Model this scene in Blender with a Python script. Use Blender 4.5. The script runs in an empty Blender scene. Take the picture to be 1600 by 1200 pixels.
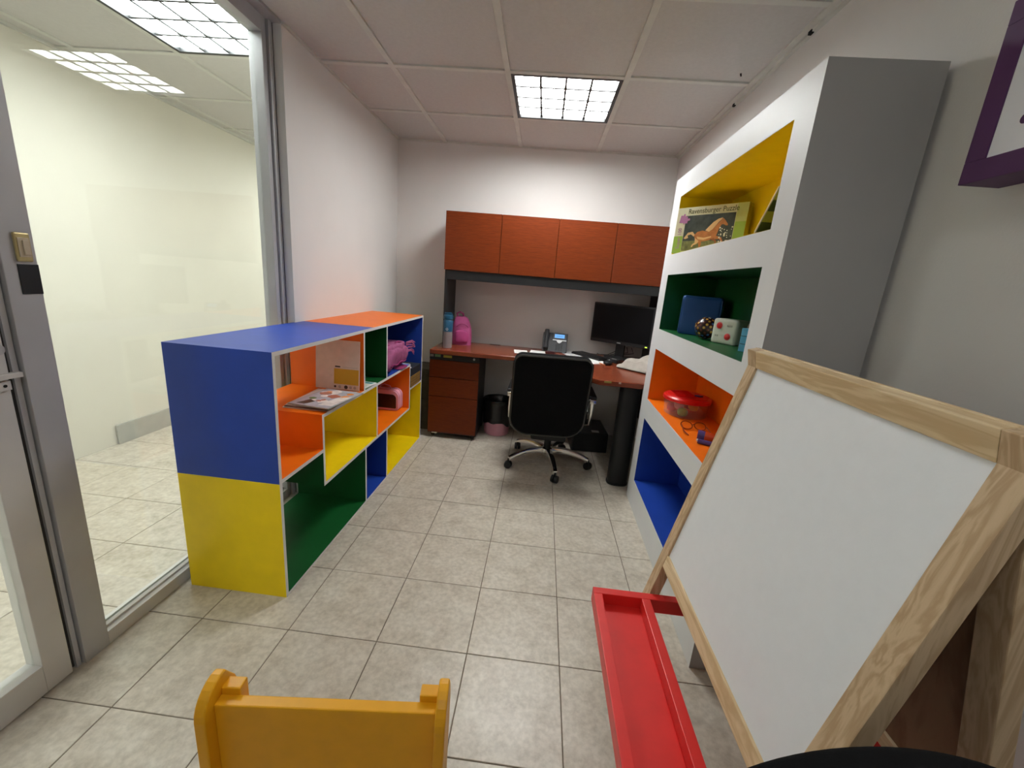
import bpy, bmesh, math, random
from mathutils import Matrix, Vector
from mathutils import noise as mnoise
random.seed(7)
PI = math.pi
scene = bpy.context.scene
COL = scene.collection

# ------------------------------------------------------------------ camera
cam_d = bpy.data.cameras.new('camera')
cam_d.sensor_fit = 'HORIZONTAL'
cam_d.sensor_width = 36.0
cam_d.lens = 641.17 / 1600 * 36.0
cam_d.clip_start = 0.02
cam = bpy.data.objects.new('camera', cam_d)
COL.objects.link(cam)
scene.camera = cam
_p, _y, _r = 0.2432, -0.0571, -0.0826           # pitch down, yaw, roll
_f = Vector((math.sin(_y)*math.cos(_p), math.cos(_y)*math.cos(_p), -math.sin(_p)))
_rt = Vector((math.cos(_y), -math.sin(_y), 0))
_dn = _f.cross(_rt)
_r2 = math.cos(_r)*_rt + math.sin(_r)*_dn
_d2 = -math.sin(_r)*_rt + math.cos(_r)*_dn
M = Matrix((_r2, -_d2, -_f)).transposed().to_4x4()
M.translation = Vector((0, 0, 1.2948))
cam.matrix_world = M

# ------------------------------------------------------------------ world, view, light strengths
w = bpy.data.worlds.new('world'); scene.world = w
w.use_nodes = True
w.node_tree.nodes['Background'].inputs[0].default_value = (0.5, 0.5, 0.5, 1)
w.node_tree.nodes['Background'].inputs[1].default_value = 0.02
scene.view_settings.view_transform = 'Standard'
scene.view_settings.look = 'None'
scene.view_settings.exposure = 0.0
scene.view_settings.gamma = 1.0
scene.view_settings.use_curve_mapping = False
ROOM_LAMP = 42.0
REAR_FILL = 11.0  # added fill behind the camera, not a known lamp of the room
HALL_LAMP = 42.0

# ------------------------------------------------------------------ dimensions
XL, XR, YB, CH = -1.292, 0.956, 3.62, 2.338
XC, XG = -2.807, -1.345
YF, YE = -1.6, 6.0

# ------------------------------------------------------------------ materials
def new_mat(name):
    m = bpy.data.materials.new(name); m.use_nodes = True
    nt = m.node_tree
    b = nt.nodes['Principled BSDF']
    return m, nt, b
def paint(name, col, rough=0.5, spec=0.4, var=0.06, scale=14.0, bump=0.0, metal=0.0, bscale=90.0):
    m, nt, b = new_mat(name)
    b.inputs['Roughness'].default_value = rough
    b.inputs['Specular IOR Level'].default_value = spec
    b.inputs['Metallic'].default_value = metal
    tc = nt.nodes.new('ShaderNodeNewGeometry')
    n = nt.nodes.new('ShaderNodeTexNoise'); n.inputs['Scale'].default_value = scale; n.inputs['Detail'].default_value = 5
    nt.links.new(tc.outputs['Position'], n.inputs['Vector'])
    r = nt.nodes.new('ShaderNodeValToRGB')
    r.color_ramp.elements[0].position = 0.3; r.color_ramp.elements[1].position = 0.7
    a = [max(0, c*(1-var)) for c in col]; z = [min(1, c*(1+var)) for c in col]
    r.color_ramp.elements[0].color = (*a, 1); r.color_ramp.elements[1].color = (*z, 1)
    nt.links.new(n.outputs['Fac'], r.inputs['Fac']); nt.links.new(r.outputs['Color'], b.inputs['Base Color'])
    if bump:
        n2 = nt.nodes.new('ShaderNodeTexNoise'); n2.inputs['Scale'].default_value = bscale; n2.inputs['Detail'].default_value = 3
        nt.links.new(tc.outputs['Position'], n2.inputs['Vector'])
        bp = nt.nodes.new('ShaderNodeBump'); bp.inputs['Strength'].default_value = bump; bp.inputs['Distance'].default_value = 0.003
        nt.links.new(n2.outputs['Fac'], bp.inputs['Height']); nt.links.new(bp.outputs['Normal'], b.inputs['Normal'])
    return m
def wood(name, c0, c1, axis='x', scale=9.0, stretch=14.0, rough=0.4, spec=0.4, rings=False, bump=0.05):
    m, nt, b = new_mat(name)
    b.inputs['Roughness'].default_value = rough; b.inputs['Specular IOR Level'].default_value = spec
    tc = nt.nodes.new('ShaderNodeTexCoord'); mp = nt.nodes.new('ShaderNodeMapping')
    s = [stretch]*3; s['xyz'.index(axis)] = 1.0
    mp.inputs['Scale'].default_value = s
    nt.links.new(tc.outputs['Object'], mp.inputs['Vector'])
    n = nt.nodes.new('ShaderNodeTexNoise'); n.inputs['Scale'].default_value = scale/ (3.0 if rings else 1.0)
    n.inputs['Detail'].default_value = 6; n.inputs['Distortion'].default_value = 0.6
    nt.links.new(mp.outputs['Vector'], n.inputs['Vector'])
    fac = n.outputs['Fac']
    if rings:
        mu = nt.nodes.new('ShaderNodeMath'); mu.operation = 'MULTIPLY'; mu.inputs[1].default_value = 34.0
        si = nt.nodes.new('ShaderNodeMath'); si.operation = 'SINE'
        ma = nt.nodes.new('ShaderNodeMath'); ma.operation = 'MULTIPLY_ADD'; ma.inputs[1].default_value = 0.22; ma.inputs[2].default_value = 0.5
        nt.links.new(fac, mu.inputs[0]); nt.links.new(mu.outputs[0], si.inputs[0]); nt.links.new(si.outputs[0], ma.inputs[0]); fac = ma.outputs[0]
    r = nt.nodes.new('ShaderNodeValToRGB')
    r.color_ramp.elements[0].position = 0.25; r.color_ramp.elements[1].position = 0.75
    r.color_ramp.elements[0].color = (*c0, 1); r.color_ramp.elements[1].color = (*c1, 1)
    nt.links.new(fac, r.inputs['Fac']); nt.links.new(r.outputs['Color'], b.inputs['Base Color'])
    bp = nt.nodes.new('ShaderNodeBump'); bp.inputs['Strength'].default_value = bump; bp.inputs['Distance'].default_value = 0.002
    nt.links.new(n.outputs['Fac'], bp.inputs['Height']); nt.links.new(bp.outputs['Normal'], b.inputs['Normal'])
    return m
def emit(name, col, strength):
    m = bpy.data.materials.new(name); m.use_nodes = True; nt = m.node_tree
    nt.nodes.clear()
    e = nt.nodes.new('ShaderNodeEmission'); o = nt.nodes.new('ShaderNodeOutputMaterial')
    e.inputs[0].default_value = (*col, 1); e.inputs[1].default_value = strength
    nt.links.new(e.outputs[0], o.inputs[0]); return m
def glass(name, tint=(0.95, 0.98, 0.96), ior=1.45, rough=0.0):
    m = bpy.data.materials.new(name); m.use_nodes = True; nt = m.node_tree
    nt.nodes.clear()
    o = nt.nodes.new('ShaderNodeOutputMaterial'); mx = nt.nodes.new('ShaderNodeMixShader')
    t = nt.nodes.new('ShaderNodeBsdfTransparent'); g = nt.nodes.new('ShaderNodeBsdfGlossy'); f = nt.nodes.new('ShaderNodeFresnel')
    t.inputs[0].default_value = (*tint, 1); g.inputs['Roughness'].default_value = rough
    ge = nt.nodes.new('ShaderNodeNewGeometry'); mr = nt.nodes.new('ShaderNodeMapRange')     # same reflectance on both faces of a thin pane
    mr.inputs['To Min'].default_value = ior; mr.inputs['To Max'].default_value = 1/ior
    nt.links.new(ge.outputs['Backfacing'], mr.inputs['Value']); nt.links.new(mr.outputs[0], f.inputs['IOR'])
    nt.links.new(f.outputs[0], mx.inputs[0]); nt.links.new(t.outputs[0], mx.inputs[1]); nt.links.new(g.outputs[0], mx.inputs[2])
    nt.links.new(mx.outputs[0], o.inputs[0]); return m
def tile_mat():
    m, nt, b = new_mat('beige_stone_tile')
    g = nt.nodes.new('ShaderNodeNewGeometry'); oi = nt.nodes.new('ShaderNodeObjectInfo')
    add = nt.nodes.new('ShaderNodeVectorMath'); add.operation = 'MULTIPLY_ADD'
    cmb = nt.nodes.new('ShaderNodeCombineXYZ')
    mul = nt.nodes.new('ShaderNodeMath'); mul.operation = 'MULTIPLY'; mul.inputs[1].default_value = 40
    nt.links.new(oi.outputs['Random'], mul.inputs[0]); nt.links.new(mul.outputs[0], cmb.inputs[2])
    add.inputs[1].default_value = (1, 1, 1)
    nt.links.new(g.outputs['Position'], add.inputs[0]); nt.links.new(cmb.outputs[0], add.inputs[2])
    n1 = nt.nodes.new('ShaderNodeTexNoise'); n1.inputs['Scale'].default_value = 13; n1.inputs['Detail'].default_value = 8; n1.inputs['Roughness'].default_value = 0.72
    n2 = nt.nodes.new('ShaderNodeTexNoise'); n2.inputs['Scale'].default_value = 55; n2.inputs['Detail'].default_value = 5
    nt.links.new(add.outputs[0], n1.inputs['Vector']); nt.links.new(add.outputs[0], n2.inputs['Vector'])
    r1 = nt.nodes.new('ShaderNodeValToRGB'); r1.color_ramp.elements[0].position = 0.32; r1.color_ramp.elements[1].position = 0.66
    r1.color_ramp.elements[0].color = (0.46, 0.405, 0.325, 1); r1.color_ramp.elements[1].color = (0.63, 0.58, 0.495, 1)
    e = r1.color_ramp.elements.new(0.48); e.color = (0.555, 0.50, 0.415, 1)
    r2 = nt.nodes.new('ShaderNodeValToRGB'); r2.color_ramp.elements[0].position = 0.35; r2.color_ramp.elements[1].position = 0.62
    r2.color_ramp.elements[0].color = (0.88, 0.87, 0.86, 1); r2.color_ramp.elements[1].color = (1.06, 1.06, 1.06, 1)
    mx = nt.nodes.new('ShaderNodeMix'); mx.data_type = 'RGBA'; mx.blend_type = 'MULTIPLY'; mx.inputs[0].default_value = 1
    nt.links.new(n1.outputs['Fac'], r1.inputs['Fac']); nt.links.new(n2.outputs['Fac'], r2.inputs['Fac'])
    nt.links.new(r1.outputs['Color'], mx.inputs[6]); nt.links.new(r2.outputs['Color'], mx.inputs[7])
    nt.links.new(mx.outputs[2], b.inputs['Base Color'])
    b.inputs['Roughness'].default_value = 0.34; b.inputs['Specular IOR Level'].default_value = 0.45
    bp = nt.nodes.new('ShaderNodeBump'); bp.inputs['Strength'].default_value = 0.25; bp.inputs['Distance'].default_value = 0.004
    nt.links.new(n1.outputs['Fac'], bp.inputs['Height']); nt.links.new(bp.outputs['Normal'], b.inputs['Normal'])
    return m

WALL = paint('warm_white_wall_paint', (0.73, 0.71, 0.69), 0.75, 0.2, 0.02, 3, 0.12, bscale=160)
CREAM = paint('cream_wall_paint', (0.745, 0.715, 0.635), 0.7, 0.2, 0.02, 3, 0.08, bscale=120)
CEIL = paint('ceiling_tile_board', (0.575, 0.56, 0.54), 0.85, 0.15, 0.03, 60, 0.35, bscale=300)
TBAR = paint('ceiling_grid_enamel', (0.62, 0.62, 0.575), 0.6, 0.3)
DARK = paint('dark_chip_screw', (0.02, 0.02, 0.02), 0.8, 0.1)  # near-black of ceiling chips and screw heads
GROUT = paint('brown_grout', (0.18, 0.145, 0.11), 0.9, 0.1, 0.2, 30)
TILE = tile_mat()
ALU = paint('grey_aluminium', (0.47, 0.465, 0.475), 0.42, 0.5, 0.04, 8, metal=0.2)
ALU_D = paint('dark_rubber_seal', (0.05, 0.047, 0.044), 0.7, 0.2)
ALU_W = paint('white_aluminium', (0.62, 0.60, 0.58), 0.4, 0.5, 0.04, 8, metal=0.2)
GLASS = glass('partition_glass', ior=1.33)
CLEAR = glass('clear_plastic', (0.90, 0.86, 0.86), 1.4, 0.1)
WHITE = paint('white_paint', (0.70, 0.71, 0.715), 0.45, 0.4, 0.02, 6)
EDGE = paint('white_edge_band', (0.68, 0.67, 0.65), 0.5, 0.4, 0.02)
BLUE = paint('blue_paint', (0.012, 0.052, 0.35), 0.42, 0.4, 0.05)
YELL = paint('yellow_paint', (0.87, 0.63, 0.003), 0.42, 0.4, 0.04)
ORNG = paint('orange_paint', (0.85, 0.172, 0.003), 0.42, 0.4, 0.04)
GREEN = paint('green_paint', (0.003, 0.082, 0.016), 0.42, 0.4, 0.06)
MAHO = wood('mahogany_veneer', (0.105, 0.016, 0.003), (0.195, 0.034, 0.005), 'x', 16, 22, 0.38, 0.25)
MAHO_T = wood('mahogany_desk_top', (0.17, 0.034, 0.014), (0.245, 0.054, 0.021), 'x', 12, 14, 0.25, 0.5)
BLACKM = paint('black_metal', (0.012, 0.013, 0.014), 0.45, 0.4, 0.1)
BLACKP = paint('black_plastic', (0.012, 0.012, 0.013), 0.4, 0.4, 0.1)
BLACKF = paint('black_fabric', (0.0055, 0.0055, 0.006), 0.9, 0.12, 0.15, 60, 0.2, bscale=400)
SCREEN = paint('black_screen', (0.004, 0.004, 0.005), 0.35, 0.15, 0.05)
CHROME = paint('chrome', (0.78, 0.77, 0.74), 0.16, 0.5, 0.02, 10, metal=1.0)
PINE = wood('pale_pine', (0.52, 0.35, 0.17), (0.72, 0.54, 0.30), 'x', 10, 9, 0.5, 0.35, rings=True)
PINE_Y = wood('pale_pine_y', (0.60, 0.43, 0.235), (0.76, 0.60, 0.38), 'y', 10, 9, 0.5, 0.35, rings=True)
PINE_Z = wood('pale_pine_z', (0.46, 0.315, 0.18), (0.62, 0.46, 0.29), 'z', 10, 9, 0.5, 0.35, rings=True)
PLY = wood('brown_plywood', (0.22, 0.115, 0.055), (0.33, 0.20, 0.11), 'z', 5, 7, 0.6, 0.3, rings=True)
BOARD = paint('whiteboard_melamine', (0.78, 0.80, 0.83), 0.4, 0.4, 0.012, 40, 0.04, bscale=200)
RED = paint('red_paint', (0.74, 0.026, 0.022), 0.38, 0.45, 0.05, 20, 0.03)
CHAIRY = paint('yellow_ochre_paint', (0.82, 0.385, 0.008), 0.42, 0.4, 0.04, 30, 0.06, bscale=120)
PURPLE = paint('purple_frame_paint', (0.092, 0.032, 0.11), 0.5, 0.3, 0.06)
GOLD = paint('brushed_gold_plate', (0.52, 0.42, 0.20), 0.35, 0.5, 0.05, 30, metal=0.5)
IVORY = paint('ivory_plastic', (0.55, 0.46, 0.33), 0.4, 0.4, 0.03)
PINK = paint('pink_nylon', (0.44, 0.085, 0.23), 0.7, 0.25, 0.10, 25, 0.25, bscale=60)
PINKD = paint('dark_pink_trim', (0.24, 0.03, 0.11), 0.7, 0.2, 0.1)
PINKP = paint('pale_pink_plastic', (0.72, 0.34, 0.42), 0.4, 0.4, 0.04)
PAPER = paint('white_paper', (0.78, 0.77, 0.75), 0.7, 0.2, 0.03)
CLOTH = paint('grey_beige_cloth', (0.42, 0.385, 0.34), 0.9, 0.1, 0.08, 30, 0.2, bscale=150)
PLASTIC_BAG = paint('black_bin_liner', (0.012, 0.012, 0.013), 0.25, 0.5, 0.1, 40, 0.6, bscale=45)
REDP = paint('red_plastic', (0.68, 0.012, 0.012), 0.3, 0.5, 0.04)
BLUEV = paint('blue_vinyl', (0.018, 0.085, 0.30), 0.4, 0.4, 0.08, 12, 0.25, bscale=28)
CREAMP = paint('cream_plush', (0.68, 0.69, 0.58), 0.75, 0.2, 0.04, 20, 0.1)
SKYB = paint('light_blue_plastic', (0.10, 0.42, 0.66), 0.4, 0.4, 0.03)
TAUPE = paint('taupe_fabric', (0.13, 0.10, 0.07), 0.85, 0.2, 0.3, 50, 0.3)
NAVY = paint('navy_purple_plastic', (0.07, 0.05, 0.20), 0.4, 0.4, 0.1)
CARD = paint('olive_cardboard', (0.11, 0.10, 0.075), 0.8, 0.15, 0.15, 20)
CARD2 = paint('brown_book_cloth', (0.24, 0.13, 0.035), 0.7, 0.2, 0.15, 30)
BOTB = paint('teal_blue_plastic', (0.012, 0.085, 0.17), 0.3, 0.5, 0.05)
def frosted(name, col, fac):
    m = bpy.data.materials.new(name); m.use_nodes = True; nt = m.node_tree
    b = nt.nodes['Principled BSDF']; b.inputs['Base Color'].default_value = (*col, 1); b.inputs['Roughness'].default_value = 0.3
    o = nt.nodes['Material Output']; t = nt.nodes.new('ShaderNodeBsdfTransparent'); mx = nt.nodes.new('ShaderNodeMixShader')
    mx.inputs[0].default_value = fac
    nt.links.new(t.outputs[0], mx.inputs[1]); nt.links.new(b.outputs[0], mx.inputs[2]); nt.links.new(mx.outputs[0], o.inputs[0])
    return m
BOTC = frosted('frosted_bottle', (0.50, 0.42, 0.43), 0.42)
GREYP = paint('charcoal_phone_plastic', (0.045, 0.045, 0.05), 0.45, 0.4, 0.1)
SILVER = paint('silver_plastic', (0.50, 0.50, 0.50), 0.35, 0.5, 0.03, metal=0.4)
LCD = emit('blue_lit_display', (0.20, 0.50, 1.0), 1.1)
LCDT = paint('dark_display_text', (0.05, 0.12, 0.4), 0.5, 0.2)
LED = emit('yellow_green_led', (0.7, 1.0, 0.1), 1.5)
LAMP_R = emit('lamp_diffuser_room', (0.98, 1.0, 0.985), ROOM_LAMP)
FILL_B = emit('fill_diffuser_rear', (0.98, 1.0, 0.985), REAR_FILL)  # glow of the added rear fill
LAMP_H = emit('lamp_diffuser_corridor', (0.97, 0.995, 1.0), HALL_LAMP)
LOUV = paint('louver_aluminium', (0.03, 0.03, 0.03), 0.5, 0.3, 0.03)

# ------------------------------------------------------------------ mesh builder
class MB:
    def __init__(s): s.v = []; s.f = []; s.m = []
    def add(s, vs, fs, m=0, T=None):
        b = len(s.v)
        for q in vs:
            q = Vector(q); s.v.append(tuple(T @ q) if T else tuple(q))
        for i, fc in enumerate(fs):
            s.f.append([b+k for k in fc]); s.m.append(m[i] if isinstance(m, (list, tuple)) else m)
        return s
    def box(s, x0, y0, z0, x1, y1, z1, m=0, T=None):
        # face order: -x, +x, -y, +y, -z, +z
        vs = [(x0,y0,z0),(x1,y0,z0),(x1,y1,z0),(x0,y1,z0),(x0,y0,z1),(x1,y0,z1),(x1,y1,z1),(x0,y1,z1)]
        fs = [(0,4,7,3),(1,2,6,5),(0,1,5,4),(3,7,6,2),(0,3,2,1),(4,5,6,7)]
        return s.add(vs, fs, m, T)
    def prism(s, poly, axis, a0, a1, m=0, T=None, mc=None):
        n = len(poly)
        def P(u, v, a): return {'x': (a,u,v), 'y': (u,a,v), 'z': (u,v,a)}[axis]
        vs = [P(u,v,a0) for u,v in poly] + [P(u,v,a1) for u,v in poly]
        fs = [tuple(range(n))[::-1], tuple(range(n,2*n))] + [(i,(i+1)%n,n+(i+1)%n,n+i) for i in range(n)]
        mm = [m if mc is None else mc]*2 + [m]*n
        return s.add(vs, fs, mm, T)
    def cyl(s, p0, p1, r0, r1=None, n=16, m=0, T=None):
        r1 = r0 if r1 is None else r1
        p0, p1 = Vector(p0), Vector(p1); d = (p1-p0).normalized()
        a = d.orthogonal().normalized(); b = d.cross(a)
        vs = [p0+r0*(math.cos(t)*a+math.sin(t)*b) for t in [2*PI*i/n for i in range(n)]]
        vs += [p1+r1*(math.cos(t)*a+math.sin(t)*b) for t in [2*PI*i/n for i in range(n)]]
        fs = [(i,(i+1)%n,n+(i+1)%n,n+i) for i in range(n)] + [tuple(range(n))[::-1], tuple(range(n,2*n))]
        return s.add(vs, fs, m, T)
    def tube(s, pts, r, n=8, m=0, T=None, closed=False):
        pts = [Vector(q) for q in pts]; k = len(pts); vs = []
        rs = r if isinstance(r, (list, tuple)) else [r]*k
        up = None
        for i, q in enumerate(pts):
            d = (pts[(i+1) % k] - pts[i-1]) if closed else (pts[min(i+1,k-1)] - pts[max(i-1,0)])
            d.normalize()
            if up is None: up = d.orthogonal().normalized()
            up = (up - d*up.dot(d)).normalized(); b = d.cross(up)
            vs += [q+rs[i]*(math.cos(2*PI*j/n)*up+math.sin(2*PI*j/n)*b) for j in range(n)]
        fs = []
        for i in range(k if closed else k-1):
            for j in range(n):
                i2 = (i+1) % k
                fs.append((i*n+j, i*n+(j+1)%n, i2*n+(j+1)%n, i2*n+j))
        if not closed: fs += [tuple(range(n))[::-1], tuple(range((k-1)*n, k*n))]
        return s.add(vs, fs, m, T)
    def lathe(s, prof, n=24, m=0, T=None, c=(0,0), sy=1.0, top=True):
        vs = []; k = len(prof)
        for r, z in prof:
            vs += [(c[0]+r*math.cos(2*PI*j/n), c[1]+sy*r*math.sin(2*PI*j/n), z) for j in range(n)]
        fs = [(i*n+j, i*n+(j+1)%n, (i+1)*n+(j+1)%n, (i+1)*n+j) for i in range(k-1) for j in range(n)]
        mm = [m[i] if isinstance(m, (list, tuple)) else m for i in range(k-1) for j in range(n)]
        fs += [tuple(range(n))[::-1]]; mm += [mm[0]]
        if top: fs += [tuple(range((k-1)*n, k*n))]; mm += [mm[-1]]
        return s.add(vs, fs, mm, T)
    def blob(s, c, r, e=0.6, nu=24, nv=14, m=0, amp=0.0, freq=8.0, T=None, flat=True):
        # superellipsoid with soft folds
        def pw(x, k): return math.copysign(abs(x)**k, x)
        vs = []
        for i in range(nv+1):
            a = -PI/2 + PI*i/nv
            for j in range(nu):
                b = 2*PI*j/nu
                d = Vector((pw(math.cos(a), e)*pw(math.cos(b), e), pw(math.cos(a), e)*pw(math.sin(b), e), pw(math.sin(a), e)))
                q = Vector((d.x*r[0], d.y*r[1], d.z*r[2]))
                if amp: q = q*(1 + amp*mnoise.noise((q+Vector(c))*freq))
                q += Vector(c)
                if flat: q.z = max(q.z, c[2]-r[2]*0.97)
                vs.append(q)
        fs = [(i*nu+j, i*nu+(j+1)%nu, (i+1)*nu+(j+1)%nu, (i+1)*nu+j) for i in range(nv) for j in range(nu)]
        return s.add(vs, fs, m, T)
    def build(s, name, mats, parent=None, bevel=0.0, smooth=False, seg=2, loc=None, rot=None, weld=False):
        me = bpy.data.meshes.new(name); me.from_pydata(s.v, [], s.f)
        if not isinstance(mats, (list, tuple)): mats = [mats]
        for q in mats: me.materials.append(q)
        for i, pl in enumerate(me.polygons): pl.material_index = s.m[i]
        bm = bmesh.new(); bm.from_mesh(me)
        if weld: bmesh.ops.remove_doubles(bm, verts=bm.verts, dist=1e-5)
        bmesh.ops.recalc_face_normals(bm, faces=bm.faces)
        if bevel:
            ed = [e for e in bm.edges if len(e.link_faces) == 2 and e.calc_face_angle(0) > 0.6]
            bmesh.ops.bevel(bm, geom=ed, offset=bevel, segments=seg, affect='EDGES', profile=0.6, clamp_overlap=True)
        bm.to_mesh(me); bm.free()
        if smooth:
            for pl in me.polygons: pl.use_smooth = True
            me.set_sharp_from_angle(angle=0.7)
        o = bpy.data.objects.new(name, me); COL.objects.link(o)
        if parent: o.parent = parent
        if loc: o.location = loc
        if rot: o.rotation_euler = rot
        return o
def empty(name, loc=(0,0,0), rz=0.0):
    o = bpy.data.objects.new(name, None); COL.objects.link(o)
    o.location = loc; o.rotation_euler = (0, 0, rz); o.empty_display_size = 0.05
    return o
def tag(o, label, cat, group=None):
    o['label'] = label; o['category'] = cat
    if group: o['group'] = group
    return o
def thing(name, label, cat, loc=(0,0,0), rz=0.0, group=None):
    return tag(empty(name, loc, rz), label, cat, group)
def struct(o): o['kind'] = 'structure'; return o
def BX(name, mats, parent, *c, bevel=0.0, m=0, T=None):
    return MB().box(*c, m=m, T=T).build(name, mats, parent, bevel=bevel)
def rrect(w, h, r, n=6, r2=None):
    r2 = r if r2 is None else r2      # r: top corners, r2: bottom corners; centred
    pts = []
    for cx, cy, a0, rr in ((w/2-r, h/2-r, 0, r), (-w/2+r, h/2-r, PI/2, r), (-w/2+r2, -h/2+r2, PI, r2), (w/2-r2, -h/2+r2, 1.5*PI, r2)):
        pts += [(cx+rr*math.cos(a0+PI/2*i/n), cy+rr*math.sin(a0+PI/2*i/n)) for i in range(n+1)]
    return pts
def text_part(name, s, size, mat, parent, loc, rot, sx=1.0, align='LEFT'):
    cu = bpy.data.curves.new(name, 'FONT'); cu.body = s; cu.size = size; cu.extrude = 0.0002; cu.align_x = align
    cu.resolution_u = 3
    t = bpy.data.objects.new(name+'_curve', cu); COL.objects.link(t)
    bpy.context.view_layer.update()
    me = bpy.data.meshes.new_from_object(t.evaluated_get(bpy.context.evaluated_depsgraph_get()))
    bpy.data.objects.remove(t); bpy.data.curves.remove(cu)
    me.materials.clear(); me.materials.append(mat)
    o = bpy.data.objects.new(name, me); COL.objects.link(o); o.parent = parent
    o.location = loc; o.rotation_euler = rot; o.scale = (sx, 1, 1)
    return o

# ================================================================== STRUCTURE
# ---- floor: grout bed + one object per tile
floor = struct(MB().box(XC-0.1, YF-0.1, -0.06, XR+0.1, YE+0.1, -0.0025).build('floor', GROUT))
T_, FX0, FY0, G_ = 0.33, -0.8088, 1.1799, 0.0016
tile_cache = {}
def floor_tile(x0, y0, x1, y1):
    w_, l_ = round(x1-x0, 4), round(y1-y0, 4)
    if (w_, l_) not in tile_cache:
        c = 0.0012; hw, hl = w_/2, l_/2; b = MB()
        vs = [(-hw,-hl,-0.008),(hw,-hl,-0.008),(hw,hl,-0.008),(-hw,hl,-0.008),(-hw,-hl,-c),(hw,-hl,-c),(hw,hl,-c),(-hw,hl,-c),
              (-hw+c,-hl+c,0),(hw-c,-hl+c,0),(hw-c,hl-c,0),(-hw+c,hl-c,0)]
        fs = [(8,9,10,11)] + [(a, (a+1)%4, 4+(a+1)%4, 4+a) for a in range(4)] + [(4+a, 4+(a+1)%4, 8+(a+1)%4, 8+a) for a in range(4)]
        b.add(vs, fs)
        o = b.build('tile', TILE, floor); tile_cache[(w_, l_)] = o.data
    else:
        o = bpy.data.objects.new('tile', tile_cache[(w_, l_)]); COL.objects.link(o); o.parent = floor
    o.location = ((x0+x1)/2, (y0+y1)/2, random.uniform(-0.0006, 0.0))
YSPLIT = FY0 + 3*T_
for (rx0, ry0, rx1, ry1) in ((XC, YF, XR, YSPLIT), (XL, YSPLIT, XR, YB), (XC, YSPLIT, XL-0.10, YE)):
    for i in range(-8, 8):
        for j in range(-12, 18):
            x0, x1 = max(FX0+i*T_+G_, rx0), min(FX0+(i+1)*T_-G_, rx1)
            y0, y1 = max(FY0+j*T_+G_, ry0), min(FY0+(j+1)*T_-G_, ry1)
            if x1-x0 > 0.012 and y1-y0 > 0.012: floor_tile(x0, y0, x1, y1)

# ---- walls
struct(BX('wall_back', WALL, None, XL-0.10, YB, 0, XR+0.1, YB+0.1, CH+0.1))
struct(BX('wall_right', WALL, None, XR, YF, 0, XR+0.1, YB, CH+0.1))
struct(MB().box(XL-0.10, 2.092, 0, XL, YB, CH+0.1, m=[1,0,0,0,0,0]).build('wall_left', [WALL, CREAM]))
struct(BX('wall_front', WALL, None, XC-0.1, YF-0.1, 0, XR+0.1, YF, CH+0.1))
struct(BX('wall_corridor_left', CREAM, None, XC-0.1, YF, 0, XC, YE, CH+0.1))
struct(BX('wall_corridor_end', CREAM, None, XC-0.1, YE, 0, XL, YE+0.1, CH+0.1))
struct(BX('wall_corridor_right', CREAM, None, XL-0.10, YB+0.1, 0, XL, YE, CH+0.1))
struct(BX('wall_left_near', WALL, None, XG-0.06, YF, 0, XG, -0.03, CH+0.1))

# ---- ceiling: slab, grid bars and lay-in tiles
ceil = struct(MB().box(XC-0.1, YF-0.1, CH+0.10, XR+0.1, YE+0.1, CH+0.2).build('ceiling', CEIL))
CXs = [-1.5131+0.61*i for i in range(0, 5)]
CYs = [2.4268+0.61*j for j in range(-7, 7)]
HXs = [-2.687, -2.077, -1.467]
lamp_cells = []
def ceil_region(x0, x1, y0, y1, xs, ys, lamps):
    bw = 0.0145
    for x in xs:
        if x0+0.02 < x < x1-0.005: MB().box(x-bw, y0, CH-0.001, x+bw, y1, CH+0.03).build('grid_bar', TBAR, ceil, bevel=0.0008, seg=1)
    for y in ys:
        if y0+0.02 < y < y1-0.02: MB().box(x0, y-bw, CH, x1, y+bw, CH+0.03).build('grid_bar', TBAR, ceil)
    ex = [x0] + [x for x in xs if x0+0.02 < x < x1-0.005] + [x1]; ey = [y0] + [y for y in ys if y0+0.02 < y < y1-0.02] + [y1]
    for a, b in zip(ex, ex[1:]):
        for c, d in zip(ey, ey[1:]):
            mx, my = (a+b)/2, (c+d)/2
            if any(l[0] < mx < l[1] and l[2] < my < l[3] for l in lamps): continue
            if b-a < 0.03: continue
            dz = random.uniform(0.006, 0.009)
            MB().box(a+0.002, c+0.002, CH+dz, b-0.002, d-0.002, CH+dz+0.015).build('tile', CEIL, ceil, bevel=0.002, seg=1)
def in_lamp(mx, my): pass
ROOM_L = [(-0.2931, 0.3169, 2.4268, 3.0368), (-0.2931, 0.3169, -0.6232, -0.0132)]  # second cell holds the added rear fill
HALL_L = [(-2.077, -1.467, 1.8168, 2.4268), (-2.077, -1.467, -0.0132-0.61, -0.0132), (-2.077, -1.467, 4.2568, 4.8668)]
ceil_region(XL, XR, YF, YB, CXs, CYs, ROOM_L)
ceil_region(XC, XG-0.065, YF, YE, HXs, CYs, HALL_L)
for k, (y, x, ang) in enumerate(((2.335, 0.838, 0.2), (2.30, 0.855, 0.9))):
    if k == 0: MB().box(-0.012, -0.003, 0, 0.012, 0.003, 0.004).build('chip', DARK, ceil, loc=(x, y, CH+0.0005), rot=(0, 0, 1.1))
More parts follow.
